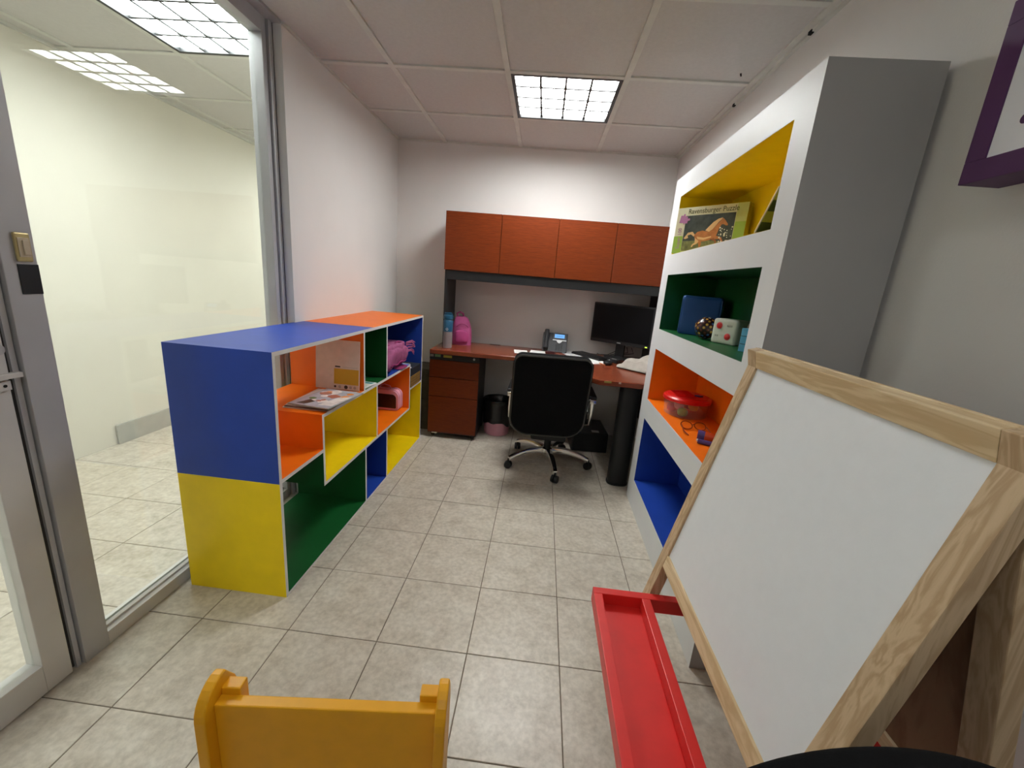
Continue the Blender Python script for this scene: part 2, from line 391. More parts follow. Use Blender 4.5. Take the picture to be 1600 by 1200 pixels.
# right wall moulding
tr = struct(BX('trim_1', TBAR, None, XR-0.02, YF, CH-0.012, XR, YB, CH+0.02))
for y in (1.95, 2.62): MB().box(0, 0, 0, 0.012, 0.02, 0.012).build('chip', DARK, tr, loc=(XR-0.024, y, CH-0.016))
struct(BX('trim_2', TBAR, None, XC, YF, CH-0.008, XC+0.02, YE, CH+0.02))
struct(BX('trim_3', TBAR, None, XL, 2.092, CH-0.004, XL+0.012, YB, CH+0.02))
struct(BX('trim_4', TBAR, None, XL, YB-0.012, CH-0.004, XR, YB, CH+0.02))

struct(BX('trim_5', ALU, None, XG-0.065, YF, CH-0.001, XL, 2.092, CH+0.1))
# ---- ceiling lamps, plus an added fill behind the camera
def lamp(c, label, mat, power_group=None):
    x0, x1, y0, y1 = c
    t = thing('ceiling_lamp', label, 'ceiling lamp', ((x0+x1)/2, (y0+y1)/2, CH))
    h = (x1-x0)/2 - 0.012
    fr = MB(); k = 0.022
    fr.box(-h, -h, 0.0, -h+k, h, 0.05); fr.box(h-k, -h, 0.0, h, h, 0.05); fr.box(-h+k, -h, 0.0, h-k, -h+k, 0.05); fr.box(-h+k, h-k, 0.0, h-k, h, 0.05)
    fr.build('frame', BLACKM, t)
    i = h-k
    MB().box(-i, -i, 0.020, i, i, 0.032).build('diffuser', mat, t)
    for q in (-0.5, 0.0, 0.5):
        MB().box(i*q-0.006, -i, 0.006, i*q+0.006, i, 0.014).build('louver_slat', LOUV, t)
        MB().box(-i, i*q-0.006, 0.0065, i, i*q+0.006, 0.0135).build('louver_slat', LOUV, t)
    return t
lamp(ROOM_L[0], 'square louvred ceiling lamp lit above the office chair and desk', LAMP_R)
lamp(ROOM_L[1], 'added square louvred fill light, unseen overhead at the camera end of the room', FILL_B)  # unseen fill, added to brighten the near end of the room
lamp(HALL_L[0], 'square louvred ceiling lamp lit over the corridor behind the glass', LAMP_H)
lamp(HALL_L[1], 'square louvred corridor ceiling lamp nearest the front, beyond the glass door', LAMP_H)
lamp(HALL_L[2], 'square louvred corridor ceiling lamp at the far end of the corridor', LAMP_H)

# ---- glazed partition
win = struct(empty('window_1'))
X0, X1 = XG-0.065, XG
P0, P1 = 0.962, 1.036
BX('post', ALU, win, X0, P0, 0, X1, P1, CH, bevel=0.002)
BX('jamb_strip', ALU, win, X0, 0.945, 0, X1-0.012, 0.958, CH)
BX('seal', ALU_D, win, X0+0.01, 0.958, 0, X1-0.02, 0.962, CH)
BX('bottom_rail', ALU_W, win, X0, P1, 0, X1, 2.03, 0.05, bevel=0.0015)
BX('glazing_bead', ALU_W, win, X0+0.030, P1, 0.05, X0+0.044, 2.03, 0.058)
BX('glazing_bead', ALU_W, win, X0+0.004, P1, 0.05, X0+0.018, 2.03, 0.058)
BX('top_rail', ALU, win, X0, P1, 2.275, X1, 2.03, CH, bevel=0.0015)
BX('top_rail', ALU, win, X0, -0.03, 2.20, X1, 0.945, CH, bevel=0.0015)
BX('mullion', ALU, win, X0, 2.03, 0, X1, 2.058, CH, bevel=0.002)
BX('seal', ALU_D, win, X0+0.01, 2.058, 0, X1-0.004, 2.0615, CH)
BX('mullion', ALU, win, X0, 2.0615, 0, X1+0.012, 2.088, CH, bevel=0.002)
BX('seal', ALU_D, win, X0+0.01, 2.088, 0, X1+0.012, 2.0915, CH)
BX('post', ALU, win, X0, -0.03, 0, X1, 0.012, 2.20)
BX('glass_pane', GLASS, win, X0+0.021, P1, 0.05, X0+0.027, 2.03, 2.275)
# ---- glazed door (closed)
door = struct(empty('door_1'))
D0, D1 = 0.015, 0.928
BX('stile', ALU_W, door, X0+0.008, 0.862, 0.006, X1-0.004, D1, 2.195, bevel=0.002)
BX('stile', ALU_W, door, X0+0.008, D0, 0.006, X1-0.004, D0+0.066, 2.195, bevel=0.002)
BX('bottom_rail', ALU_W, door, X0+0.008, D0+0.066, 0.006, X1-0.004, 0.862, 0.10, bevel=0.002)
BX('top_rail', ALU_W, door, X0+0.008, D0+0.066, 2.10, X1-0.004, 0.862, 2.195, bevel=0.002)
BX('glass_pane', GLASS, door, X0+0.030, D0+0.066, 0.10, X0+0.036, 0.862, 2.10)
BX('seal', ALU_D, door, X0+0.012, D1, 0.006, X1-0.02, 0.945, 2.195)
lk = BX('lock', ALU_W, door, X1-0.004, 0.872, 0.965, X1+0.010, 0.922, 1.075, bevel=0.003)
MB().cyl((X1+0.010, 0.905, 1.03), (X1+0.020, 0.905, 1.03), 0.013, n=20).build('keyhole', SILVER, lk, smooth=True)
MB().cyl((X1+0.010, 0.899, 1.062), (X1+0.0112, 0.899, 1.062), 0.004, n=10).build('screw', DARK, lk)
bt = MB().box(X1-0.003, 0.80, 0.952, X1+0.014, 0.948, 0.966).build('latch_bolt', ALU_W, door, bevel=0.002)
pl = BX('latch_plate', ALU_W, door, X1-0.004, 0.892, 0.922, X1+0.004, 0.926, 0.946, bevel=0.001)
MB().cyl((X1+0.004, 0.913, 0.934), (X1+0.0052, 0.913, 0.934), 0.004, n=10).build('screw', DARK, pl)
# ---- leaning skirting slab in the corridor
struct(MB().box(XC+0.004, 2.425, 0.0, XC+0.016, 3.6, 0.135).build('baseboard_corridor', paint('grey_skirting', (0.46, 0.45, 0.41), 0.5, 0.4, 0.06)))

# ---- switch and black plate on the post
sw = thing('light_switch', 'gold framed light switch with ivory rocker on the grey glass-wall post', 'light switch', (XG, 1.007, 1.28))
BX('plate', GOLD, sw, 0.0003, -0.0168, -0.036, 0.0075, 0.0168, 0.036, bevel=0.0035)
BX('bezel', IVORY, sw, 0.0075, -0.012, -0.024, 0.0095, 0.0125, 0.024, bevel=0.001)
BX('rocker', IVORY, sw, 0.0095, -0.004, -0.019, 0.0135, 0.0105, 0.018, bevel=0.002)
tag(BX('cover_plate', BLACKM, None, XG+0.0003, 0.990, 1.162, XG+0.0025, 1.0355, 1.238, bevel=0.001),
    'plain black plate fixed on the post just below the light switch', 'plate')

# ================================================================== LOW COLOURED BOOKCASE
LX, LY, LA, LW, LL, LH = -0.9058, 1.3221, -0.0076, 0.4025, 1.770, 0.995
lb = thing('open_bookcase', 'low open-backed bookcase of blue, yellow, orange and green cubbies with white edges', 'bookcase', (LX, LY, 0), LA)
t = 0.0155
LM = [EDGE, BLUE, YELL, ORNG, GREEN]
E_, B_, Y_, O_, Gn = 0, 1, 2, 3, 4
def lpan(name, y0, z0, y1, z1, neg, pos, kind, ends=(0, 0)):
    # kind 'v': neg = -y face colour, pos = +y face colour ; 'h': neg = underside, pos = upper face
    m = [E_, E_, neg, pos, E_, E_] if kind == 'v' else [E_, E_, ends[0], ends[1], neg, pos]
    return MB().box(-LW, y0, z0, 0, y1, z1, m=m).build(name, LM, lb)
z1_, z2_ = 0.331, 0.655       # shelf levels (undersides)
yV0, yV1, yV2, yVm, yV3, yV4, yV5 = 0.306, 0.726, 1.038, 0.893, 1.474, 0.738, 1.046
# top in two colours, side in two colours
lpan('top_panel', 0, LH-t, 0.85, LH, O_, B_, 'h', (B_, B_)); lpan('top_panel', 0.85, LH-t, LL, LH, B_, O_, 'h', (O_, O_))
lpan('side_panel', 0, 0.497, t, LH-t, B_, O_, 'v'); lpan('side_panel', 0, 0, t, 0.497, Y_, Gn, 'v')
lpan('side_panel', LL-t, 0.0, LL, LH-t, B_, Y_, 'v')
for nm, y0, y1, c in (('bottom_panel', t, yV4, Gn), ('bottom_panel', yV4+t, yV5, B_), ('bottom_panel', yV5+t, LL-t, Y_)):
    lpan(nm, y0, 0, y1, 0.012, E_, c, 'h')
lpan('divider', yV4, 0, yV4+t, z1_, Gn, B_, 'v'); lpan('divider', yV5, 0, yV5+t, z1_, B_, Y_, 'v')
# middle shelf, in the colours of the cells above it
lpan('shelf', yV0+t, z1_, yV4+t, z1_+t, Gn, Y_, 'h'); lpan('shelf', yV4+t, z1_, yVm+t, z1_+t, B_, Y_, 'h')
lpan('shelf', yVm+t, z1_, yV5+t/2, z1_+t, B_, O_, 'h'); lpan('shelf', yV5+t/2, z1_, yV3, z1_+t, Y_, O_, 'h')
lpan('divider', yV0, z1_, yV0+t, 0.4955, Gn, Y_, 'v'); MB().box(-LW, yV0, 0.4955, 0, yV0+t, z2_+t, m=[E_, E_, O_, Y_, E_, O_]).build('divider', LM, lb); lpan('shelf', t, 0.495, yV0, 0.495+t, Gn, O_, 'h')
lpan('divider', yVm, z1_+t, yVm+t, z2_, Y_, O_, 'v'); lpan('divider', yV3, z1_, yV3+t, z2_+t, O_, Y_, 'v')
lpan('shelf', yV0+t, z2_, yV1, z2_+t, Y_, O_, 'h'); lpan('shelf', yV1, z2_, yVm+t, z2_+t, Y_, Gn, 'h')
lpan('shelf', yVm+t, z2_, yV2, z2_+t, O_, Gn, 'h'); lpan('shelf', yV2, z2_, yV3, z2_+t, O_, B_, 'h')
lpan('divider', yV1, z2_+t, yV1+t, LH-t, O_, Gn, 'v'); lpan('divider', yV2, z2_+t, yV2+t, LH-t, Gn, B_, 'v')
lpan('shelf', yV3+t, 0.478, LL-t, 0.478+t, Y_, B_, 'h')
# yellow inner lining at the far end, below the small shelf
MB().box(-LW+0.001, LL-t-0.003, 0.012, -0.001, LL-t, 0.478).build('lining', YELL, lb)
LB = Matrix.Translation((LX, LY, 0)) @ Matrix.Rotation(LA, 4, 'Z')
def lw(x, y, z): return LB @ Vector((x, y, z))

# magazines
mag_cols = [(0.5, 0.48, 0.44), (0.16, 0.10, 0.08), (0.62, 0.6, 0.57), (0.30, 0.34, 0.30)]
mag_lab = ['thin white magazine at the bottom of the pile on the orange shelf',
           'dark covered magazine second from the bottom of the orange shelf pile',
           'pale magazine just beneath the colourful one on the orange shelf',
           'colourful illustrated magazine lying on top of the orange shelf pile']
def curved_sheet(w_, l_, h0, th, curl, m=0, n=8):
    b = MB(); top = []; 
    for i in range(n+1):
        u = i/n; z = h0 + curl*(u-0.5)**2*4
        top.append((u*w_, z))
    poly = top + [(x, z+th) for x, z in top[::-1]]
    b.prism(poly, 'y', 0, l_, m)
    return b
for k in range(4):
    x, y, z = lw(-0.205+0.004*k, 0.345+0.006*k, z2_+t+0.0006+0.0046*k)
    c = mag_cols[k]
    mt = thing('magazine', mag_lab[k], 'magazine', (x, y, z), LA+0.0+[0.02,-0.05,0.03,-0.12][k], 'magazines on the orange shelf')
    mm = paint('magazine_paper_%d' % k, c, 0.35, 0.4, 0.1, 30)
    curved_sheet(0.205, 0.285, 0, 0.0036, 0.0006).build('pages', mm, mt)
    if k == 3:
        pm = [paint('print_%d' % q, cc, 0.35, 0.4, 0.15, 40) for q, cc in enumerate([(0.80,0.79,0.77), (0.85,0.30,0.03), (0.10,0.22,0.06), (0.45,0.16,0.10), (0.42,0.47,0.55), (0.04,0.05,0.04)])]
        rr = random.Random(3); pr_ = MB()
        pr_.box(0.004, 0.005, 0.0043, 0.201, 0.28, 0.0046, m=4)
        for q in range(16):
            a, b_ = rr.uniform(0.04, 0.17), rr.uniform(0.06, 0.25); r_ = rr.uniform(0.012, 0.030)
            pr_.prism([(a+r_*math.cos(2*PI*i/10)*rr.uniform(.8,1.2), b_+r_*math.sin(2*PI*i/10)*rr.uniform(.8,1.2)) for i in range(10)], 'z', 0.0046+0.00002*q, 0.00475+0.00002*q, m=rr.choice([0,1,2,3,0,1]))
        pr_.prism([(0.13,0.03),(0.195,0.04),(0.195,0.20),(0.145,0.16)], 'z', 0.0048, 0.0051, m=0)
        pr_.prism([(0.03,0.02),(0.07,0.02),(0.09,0.07),(0.05,0.09)], 'z', 0.0048, 0.0051, m=5)
        pr_.build('cover_print', pm, mt)
# booklet leaning on the divider
bx, by, bz = lw(-0.252, 0.706, z2_+t+0.0008)
bk = thing('picture_book', 'tall white picture book with a mustard panel leaning upright on orange shelf', 'book', (bx, by, bz), LA)
bk.rotation_euler = (-0.06, 0, LA)
MB().box(0, -0.006, 0, 0.236, 0.0, 0.262).build('cover', paint('cream_cover', (0.66, 0.58, 0.52), 0.5, 0.3, 0.05, 30), bk, bevel=0.0008)
MB().box(0.100, -0.0066, 0.030, 0.233, -0.006, 0.112).build('mustard_panel', paint('mustard_print', (0.55, 0.35, 0.03), 0.5, 0.3, 0.05), bk)
inkm = paint('dark_ink', (0.06, 0.05, 0.045), 0.6, 0.2)
inkg = paint('grey_ink', (0.42, 0.38, 0.34), 0.6, 0.2)
b = MB(); b.box(0.105, -0.0066, 0.119, 0.133, -0.006, 0.126, 0)
b.box(0.145, -0.0066, 0.121, 0.228, -0.006, 0.1225, 1)
for cx_, r_, m_ in ((0.106, 0.006, 0), (0.131, 0.008, 1), (0.165, 0.010, 0), (0.190, 0.008, 1), (0.213, 0.008, 1)):
    b.prism([(cx_+r_*math.cos(2*PI*i/12), 0.016+r_*math.sin(2*PI*i/12)) for i in range(12)], 'y', -0.0066, -0.006, m_)
b.build('printed_marks', [inkm, inkg], bk)['kind'] = 'stuff'
# booklet on the green shelf
x, y, z = lw(-0.15, 0.765, z2_+t+0.0006)
gb = thing('booklet', 'small white and green booklets lying flat in the green cubby', 'booklet', (x, y, z), LA-0.1)
MB().box(0, 0, 0, 0.14, 0.135, 0.006).build('pages', PAPER, gb)
b = MB()
for k, (c0, c1, m_) in enumerate(((0.01, 0.045, 0), (0.05, 0.09, 1), (0.095, 0.125, 2))): b.box(0.01, c0, 0.006, 0.13, c1, 0.0064, m_)
b.build('cover_print', [paint('pale_green_print', (0.35, 0.5, 0.35), 0.5), paint('cream_print', (0.62, 0.6, 0.48), 0.5), paint('teal_print', (0.1, 0.3, 0.3), 0.5)], gb)
# pink folded bag on the blue shelf
x, y, z = lw(-0.13, 1.31, z2_+t)
PINKB = paint('dusky_pink_nylon', (0.33, 0.085, 0.19), 0.7, 0.25, 0.2, 30, 0.3, bscale=50)
pb = thing('folded_bag', 'pink nylon bag with fringe lying crumpled in the blue cubby', 'bag', (x, y, z), LA)
MB().blob((0, 0, 0.074), (0.115, 0.225, 0.073), 0.55, 36, 20, amp=0.22, freq=11).build('body', PINKB, pb, smooth=True)
MB().blob((0.02, 0.0, 0.140), (0.085, 0.19, 0.032), 0.7, 30, 12, amp=0.35, freq=14).build('flap', PINKB, pb, smooth=True)
b = MB()
b.tube([(0.075, -0.17+0.02*i, 0.163+0.008*math.sin(i*0.7)) for i in range(16)], 0.006)
b.tube([(0.119, -0.17+0.02*i, 0.045+0.006*math.sin(i*0.9)) for i in range(15)], 0.005)
b.build('dark_trim', PINKD, pb, smooth=True)
b = MB(); rr = random.Random(5)
for i in range(14):
    a = rr.uniform(0.11, 0.165); zz = rr.uniform(0.075, 0.155)
    b.tube([(0.09, 0.19, zz), (0.115, 0.235+rr.uniform(0,0.02), zz+rr.uniform(-0.004,0.01)), (0.125, 0.262+rr.uniform(0,0.025), zz-rr.uniform(0.0,0.03))], 0.0035, 5)
b.build('fringe', PINKB, pb, smooth=True)
b = MB(); b.blob((0.115, 0.03, 0.006), (0.03, 0.08, 0.006), 0.8, 16, 8, amp=0.3, freq=30); b.build('strap', PINKD, pb, smooth=True)
# two thick books at the far end
x, y, z = lw(-0.20, 1.496, 0.478+t+0.0005)
b1 = thing('book', 'thick brown book at the far end of the bookcase, beneath the black one', 'book', (x, y, z), LA)
BX('cover', CARD2, b1, 0, 0, 0, 0.205, 0.222, 0.082, bevel=0.003)
for zz in (0.02, 0.04, 0.06): BX('page_line', paint('page_line_tone', (0.10, 0.055, 0.02), 0.8), b1, 0.2045, 0.006, zz, 0.2056, 0.216, zz+0.003)
x, y, z = lw(-0.20, 1.496, 0.478+t+0.0835)
b2 = thing('book', 'thick black book lying on top of the brown book', 'book', (x, y, z), LA)
BX('cover', paint('black_book_cloth', (0.018, 0.02, 0.026), 0.6), b2, 0, 0, 0, 0.205, 0.222, 0.058, bevel=0.004)
MB().blob((0.17, 0.02, 0.061), (0.03, 0.02, 0.004), 0.8, 12, 6).build('bookmark', PAPER, b2, smooth=True)
# pale pink carry case
x, y, z = lw(-0.15, 1.373, z1_+t+0.002)
pc = thing('toy_case', 'pale pink rounded carry case with dark window on the orange shelf', 'toy case', (x, y, z), LA)
MB().prism(rrect(0.21, 0.145, 0.045, 7, 0.018), 'y', 0, 0.095, T=Matrix.Translation((0, 0, 0.0725))).build('shell', PINKP, pc, bevel=0.004, smooth=True)
MB().prism(rrect(0.165, 0.10, 0.03, 6, 0.008), 'y', -0.002, 0.0005, T=Matrix.Translation((0.008, 0, 0.068))).build('window', paint('dark_brown_window', (0.03, 0.012, 0.01), 0.3, 0.5, 0.3, 60), pc)
MB().tube([(-0.045, 0.045, 0.145), (-0.04, 0.045, 0.165), (-0.01, 0.045, 0.175), (0.03, 0.045, 0.165), (0.035, 0.045, 0.145)], 0.005).build('handle', PINKP, pc, smooth=True)
b = MB()
for k in (-0.03, 0.02): b.prism(rrect(0.213, 0.148, 0.046, 7, 0.019), 'y', 0.045+k, 0.049+k, T=Matrix.Translation((0, 0, 0.0735)))
b.build('seam', paint('pink_seam', (0.55, 0.24, 0.31), 0.5), pc, smooth=True)

# boxes between the bookcase and the pedestal
for k, (z0, z1, lab) in enumerate(((0.0, 0.262, 'olive cardboard box on the floor between bookcase and desk pedestal'), (0.2625, 0.53, 'olive cardboard box stacked on another box beside the desk pedestal'))):
    bb = thing('storage_box', lab, 'box', (-0.955, 3.30+0.01*k, z0), 0.0, 'boxes behind the bookcase')
    BX('carton', CARD, bb, -0.085, 0, 0, 0.085, 0.28, z1-z0-0.012)
    BX('lid', CARD, bb, -0.089, -0.004, z1-z0-0.04, 0.089, 0.284, z1-z0)

# ================================================================== TALL WHITE SHELF UNIT
BXX, BYY, BA, BD, BLn, BH = 0.6542, 1.2431, -0.0152, 0.285, 1.268, 1.902
BXX -= 0.004
ts = thing('tall_bookcase', 'tall white bookcase with four coloured niches standing against the right wall', 'bookcase', (BXX, BYY, 0), BA)
N0, N1 = 0.107, 1.142
niches = [(0.167, 0.572, BLUE, 'blue'), (0.692, 0.990, ORNG, 'orange'), (1.105, 1.399, GREEN, 'green'), (1.508, 1.798, YELL, 'yellow')]
ND = 0.266
body = MB()
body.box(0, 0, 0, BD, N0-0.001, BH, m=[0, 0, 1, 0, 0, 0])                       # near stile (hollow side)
body.box(0, N1+0.001, 0, BD, BLn, BH, m=0)
zz = [0.0] + [q for n in niches for q in (n[0]-0.001, n[1]+0.001)] + [BH]
for k in range(0, len(zz), 2): body.box(0, N0-0.001, zz[k], BD, N1+0.001, zz[k+1])
body.box(BD-0.012, N0-0.001, 0.1, BD, N1+0.001, BH-0.05)
body.build('carcass', [WHITE, paint('light_grey_side', (0.43, 0.43, 0.435), 0.5, 0.4, 0.02, 6)], ts, bevel=0.0)  # near side greyer than the white carcass
for z0, z1, mt, nm in niches:
    b = MB(); k = 0.001
    # five inner faces as thin liners
    b.box(0.0015, N0-k, z0-k, ND, N0, z1+k); b.box(0.0015, N1, z0-k, ND, N1+k, z1+k)
    b.box(0.0015, N0, z0-k, ND, N1, z0); b.box(0.0015, N0, z1, ND, N1, z1+k); b.box(ND, N0-k, z0-k, ND+k, N1+k, z1+k)
    o = b.build('niche_lining', mt, ts); o['label'] = nm + ' painted niche lining'
BXX += 0.0
TS = Matrix.Translation((BXX, BYY, 0)) @ Matrix.Rotation(BA, 4, 'Z')
def bw(x, y, z): return TS @ Vector((x, y, z))

# puzzle box in the yellow niche
o_ = bw(-0.014, 1.093, 1.5085); e_ = bw(0.222, 0.826, 1.5085)
ang = math.atan2(e_.y-o_.y, e_.x-o_.x); L_ = (e_-o_).length
pz = thing('puzzle_box', 'pale green puzzle box with a running horse picture in the yellow niche', 'puzzle box', o_, ang)
PG = paint('pale_lime_card', (0.50, 0.56, 0.22), 0.4, 0.4, 0.05); PC = paint('cream_card', (0.66, 0.64, 0.44), 0.4, 0.4, 0.04); PL = paint('lime_card', (0.30, 0.46, 0.06), 0.4, 0.4, 0.05)
H_ = 0.222
MB().box(0, 0, 0, L_, 0.042, H_, m=[0, 1, 0, 1, 1, 1]).build('box', [PC, paint('olive_card', (0.36, 0.34, 0.05), 0.45, 0.3)], pz, bevel=0.0012, seg=1)
b = MB(); f0, f1 = -0.0006, 0.0
b.box(0, f0, 0, 0.05, f1, 0.085, 0); b.box(L_-0.05, f0, 0, L_, f1, 0.14, 0); b.box(L_-0.05, f0, 0.14, L_, f1, H_, 1); b.box(0.05, f0, 0, L_-0.05, f1, 0.012, 1)
b.build('border_print', [PL, PG], pz)
pic = [paint('picture_dark_green', (0.045, 0.055, 0.045), 0.4, 0.4, 0.4, 30), paint('picture_grass', (0.16, 0.17, 0.06), 0.4, 0.4, 0.4, 60), paint('horse_chestnut', (0.46, 0.17, 0.045), 0.4, 0.4, 0.2, 40),
       paint('horse_mane', (0.72, 0.47, 0.22), 0.4), paint('white_flowers', (0.75, 0.74, 0.62), 0.4), paint('horse_shade', (0.28, 0.09, 0.025), 0.4)]
b = MB(); PX0, PX1, PZ0, PZ1 = 0.052, L_-0.052, 0.012, 0.182
PWd = PX1-PX0; PHt = PZ1-PZ0
b.box(PX0, -0.0010, PZ0, PX1, -0.0006, PZ1, 0)
b.prism([(PX0, PZ0), (PX1, PZ0), (PX1, PZ0+0.035), (PX0+PWd*0.5, PZ0+0.050), (PX0, PZ0+0.048)], 'y', -0.0012, -0.0010, 1)
def hp(pts, m, d): b.prism([(PX0+u*PWd, PZ0+v*PHt) for u, v in pts], 'y', -0.0012-d-0.0002, -0.0012-d, m)
# body, neck and head (print)
hp([(0.24,0.44),(0.30,0.53),(0.40,0.56),(0.50,0.53),(0.58,0.55),(0.66,0.68),(0.735,0.80),(0.76,0.84),(0.765,0.885),(0.79,0.855),(0.83,0.80),(0.885,0.70),(0.885,0.665),(0.85,0.665),(0.80,0.705),(0.765,0.70),(0.73,0.60),(0.71,0.48),(0.69,0.38),(0.62,0.31),(0.50,0.27),(0.40,0.25),(0.33,0.27),(0.27,0.33)], 2, 0.0001)
hp([(0.29,0.32),(0.40,0.28),(0.42,0.20),(0.40,0.08),(0.42,0.03),(0.385,0.03),(0.375,0.12),(0.36,0.19)], 2, 0.0002)
hp([(0.27,0.36),(0.36,0.27),(0.33,0.20),(0.25,0.15),(0.24,0.10),(0.21,0.12),(0.23,0.18),(0.28,0.23)], 3, 0.0003)
hp([(0.62,0.33),(0.70,0.40),(0.80,0.36),(0.84,0.26),(0.82,0.18),(0.80,0.19),(0.81,0.26),(0.77,0.31),(0.70,0.31)], 2, 0.0002)
hp([(0.57,0.32),(0.66,0.34),(0.72,0.26),(0.70,0.17),(0.68,0.18),(0.69,0.25),(0.64,0.28)], 5, 0.0003)
hp([(0.46,0.56),(0.52,0.66),(0.60,0.78),(0.69,0.86),(0.765,0.885),(0.755,0.84),(0.70,0.77),(0.66,0.69),(0.60,0.58),(0.54,0.52)], 3, 0.0005)
hp([(0.25,0.46),(0.20,0.54),(0.10,0.52),(0.06,0.44),(0.02,0.36),(0.06,0.34),(0.12,0.37),(0.10,0.44),(0.17,0.47),(0.24,0.40)], 3, 0.0004)
hp([(0.30,0.40),(0.45,0.36),(0.60,0.40),(0.60,0.36),(0.45,0.30),(0.33,0.32)], 3, 0.0003)
rr = random.Random(11)
for k in range(26):
    u, v = rr.uniform(0.74, 0.98), rr.uniform(0.22, 0.62); r_ = rr.uniform(0.008, 0.018)
    hp([(u+r_*math.cos(2*PI*i/6), v+1.4*r_*math.sin(2*PI*i/6)) for i in range(6)], 4, 0.0006)
b.build('picture', pic, pz)
PUR = paint('mauve_print', (0.42, 0.17, 0.33), 0.4); INK = paint('dark_green_ink', (0.05, 0.06, 0.02), 0.5)
b = MB()
b.prism([(0.018,0.150),(0.024,0.186),(0.036,0.184),(0.040,0.193),(0.048,0.190),(0.047,0.181),(0.062,0.178),(0.062,0.168),(0.074,0.170),(0.076,0.160),(0.064,0.157),(0.062,0.145),(0.050,0.148),(0.046,0.140),(0.040,0.149)], 'y', -0.0020, -0.0012, 0)
b.build('jigsaw_emblem', PUR, pz)
text_part('lettering', 'Ravensburger Puzzle', 0.034, INK, pz, (0.060, -0.0009, 0.1905), (PI/2, 0, 0), 0.90)
text_part('lettering', 'Super 100', 0.028, PUR, pz, (0.038, -0.0009, 0.022), (PI/2, -PI/2, 0), 0.9)
# folded game board leaning in the same niche
g0 = bw(0.0, 0.206, 1.5085)
gm = thing('game_board', 'thin checkered game board leaning at the near end of the yellow niche', 'game board', g0, BA)
dy, dz = -0.0885, 0.106; gl = math.hypot(dy, dz); ga = math.atan2(dz, -dy)
RT = Matrix(((1, 0, 0, 0), (0, -math.cos(ga), math.sin(ga), 0), (0, math.sin(ga), math.cos(ga), 0), (0, 0, 0, 1)))   # local x, u up the slope, n upward
MB().box(0.0, 0.0, 0.0, 0.25, gl+0.012, 0.006, T=RT).build('board', paint('pale_board_edge', (0.62, 0.55, 0.30), 0.5), gm)
b = MB(); cs = [paint('game_dark_green', (0.06, 0.085, 0.02), 0.5), paint('game_olive', (0.38, 0.38, 0.045), 0.5)]
for i in range(6):
    for j in range(4):
        b.box(0.003+i*0.041, 0.004+j*0.036, -0.0008, 0.003+(i+1)*0.041, 0.004+(j+1)*0.036, 0.0, m=(i+j) % 2, T=RT)
b.build('checks', cs, gm)
# blue cushion cube
o_ = bw(0.040, 0.950, 1.1055)
cb = thing('cushion_cube', 'blue vinyl soft cube in the green niche, largest toy there', 'soft cube', o_, math.radians(-24))
b = MB(); b.box(0, 0, 0, 0.19, 0.115, 0.195); b.build('cube', BLUEV, cb, bevel=0.018, seg=4, smooth=True)
b = MB()
for (x, y) in ((0.004, 0.004), (0.186, 0.004)): b.tube([(x, y, 0.015), (x, y, 0.18)], 0.003, 6)
b.tube([(0.015, 0.004, 0.191), (0.175, 0.004, 0.191)], 0.003, 6); b.tube([(0.015, 0.004, 0.004), (0.175, 0.004, 0.004)], 0.003, 6)
b.build('piping', BLUEV, cb, smooth=True)
# mosaic ball
o_ = bw(0.115, 0.765, 1.1075)
ball = thing('mosaic_ball', 'small dark ball with white and gold mosaic dots beside the blue cube', 'ball', o_)
R_ = 0.05
b = MB(); b.blob((0, 0, R_), (R_, R_, R_), 1.0, 24, 14, flat=False); b.build('sphere', paint('dark_maroon_ball', (0.035, 0.012, 0.014), 0.25, 0.6), ball, smooth=True)
b = MB(); rr = random.Random(2)
for i in range(90):
    z = 1-2*(i+0.5)/90; ph = i*2.39996; r = math.sqrt(1-z*z); d = Vector((r*math.cos(ph), r*math.sin(ph), z))
    a = d.orthogonal().normalized(); c = d.cross(a); s_ = 0.0062
    ctr = Vector((0, 0, R_)) + d*(R_+0.0004)
    b.add([ctr+s_*(math.cos(2*PI*k/6)*a+math.sin(2*PI*k/6)*c) for k in range(6)] + [ctr+d*0.0012], [(k, (k+1) % 6, 6) for k in range(6)], m=rr.choice([0, 1, 1, 2, 3, 3]))
ob = b.build('mosaic_dots', [paint('dot_white', (0.75, 0.74, 0.72), 0.25, 0.6), paint('dot_gold', (0.50, 0.28, 0.04), 0.25, 0.6), paint('dot_blue', (0.05, 0.12, 0.3), 0.25, 0.6), paint('dot_brown', (0.14, 0.03, 0.02), 0.25, 0.6)], ball)
ob['kind'] = 'stuff'
# cream dice toy
o_ = bw(0.100, 0.655, 1.1055)
dc = thing('dice_toy', 'cream rounded dice toy with red dots in the green niche', 'dice toy', o_, math.atan2(-0.097, 0.062)+BA)
b = MB(); b.box(0, 0, 0, 0.118, 0.10, 0.108); b.build('body', CREAMP, dc, bevel=0.014, seg=4, smooth=True)
for (x, z) in ((0.034, 0.078), (0.080, 0.034)):
    MB().lathe([(0.0135, 0), (0.0135, 0.001), (0.010, 0.003)], 18, T=Matrix.Translation((x, 0, z)) @ Matrix.Rotation(PI/2, 4, 'X')).build('red_dot', REDP, dc, smooth=True)
    MB().lathe([(0.017, 0), (0.016, 0.0008), (0.0135, 0.0009)], 18, T=Matrix.Translation((x, 0.0005, z)) @ Matrix.Rotation(PI/2, 4, 'X')).build('dot_rim', paint('pink_rim', (0.7, 0.45, 0.42), 0.5), dc, smooth=True)
b = MB()
for x in (0.070, 0.077, 0.084, 0.090): b.box(x, -0.0008, 0.076, x+0.0045, 0.0004, 0.084)
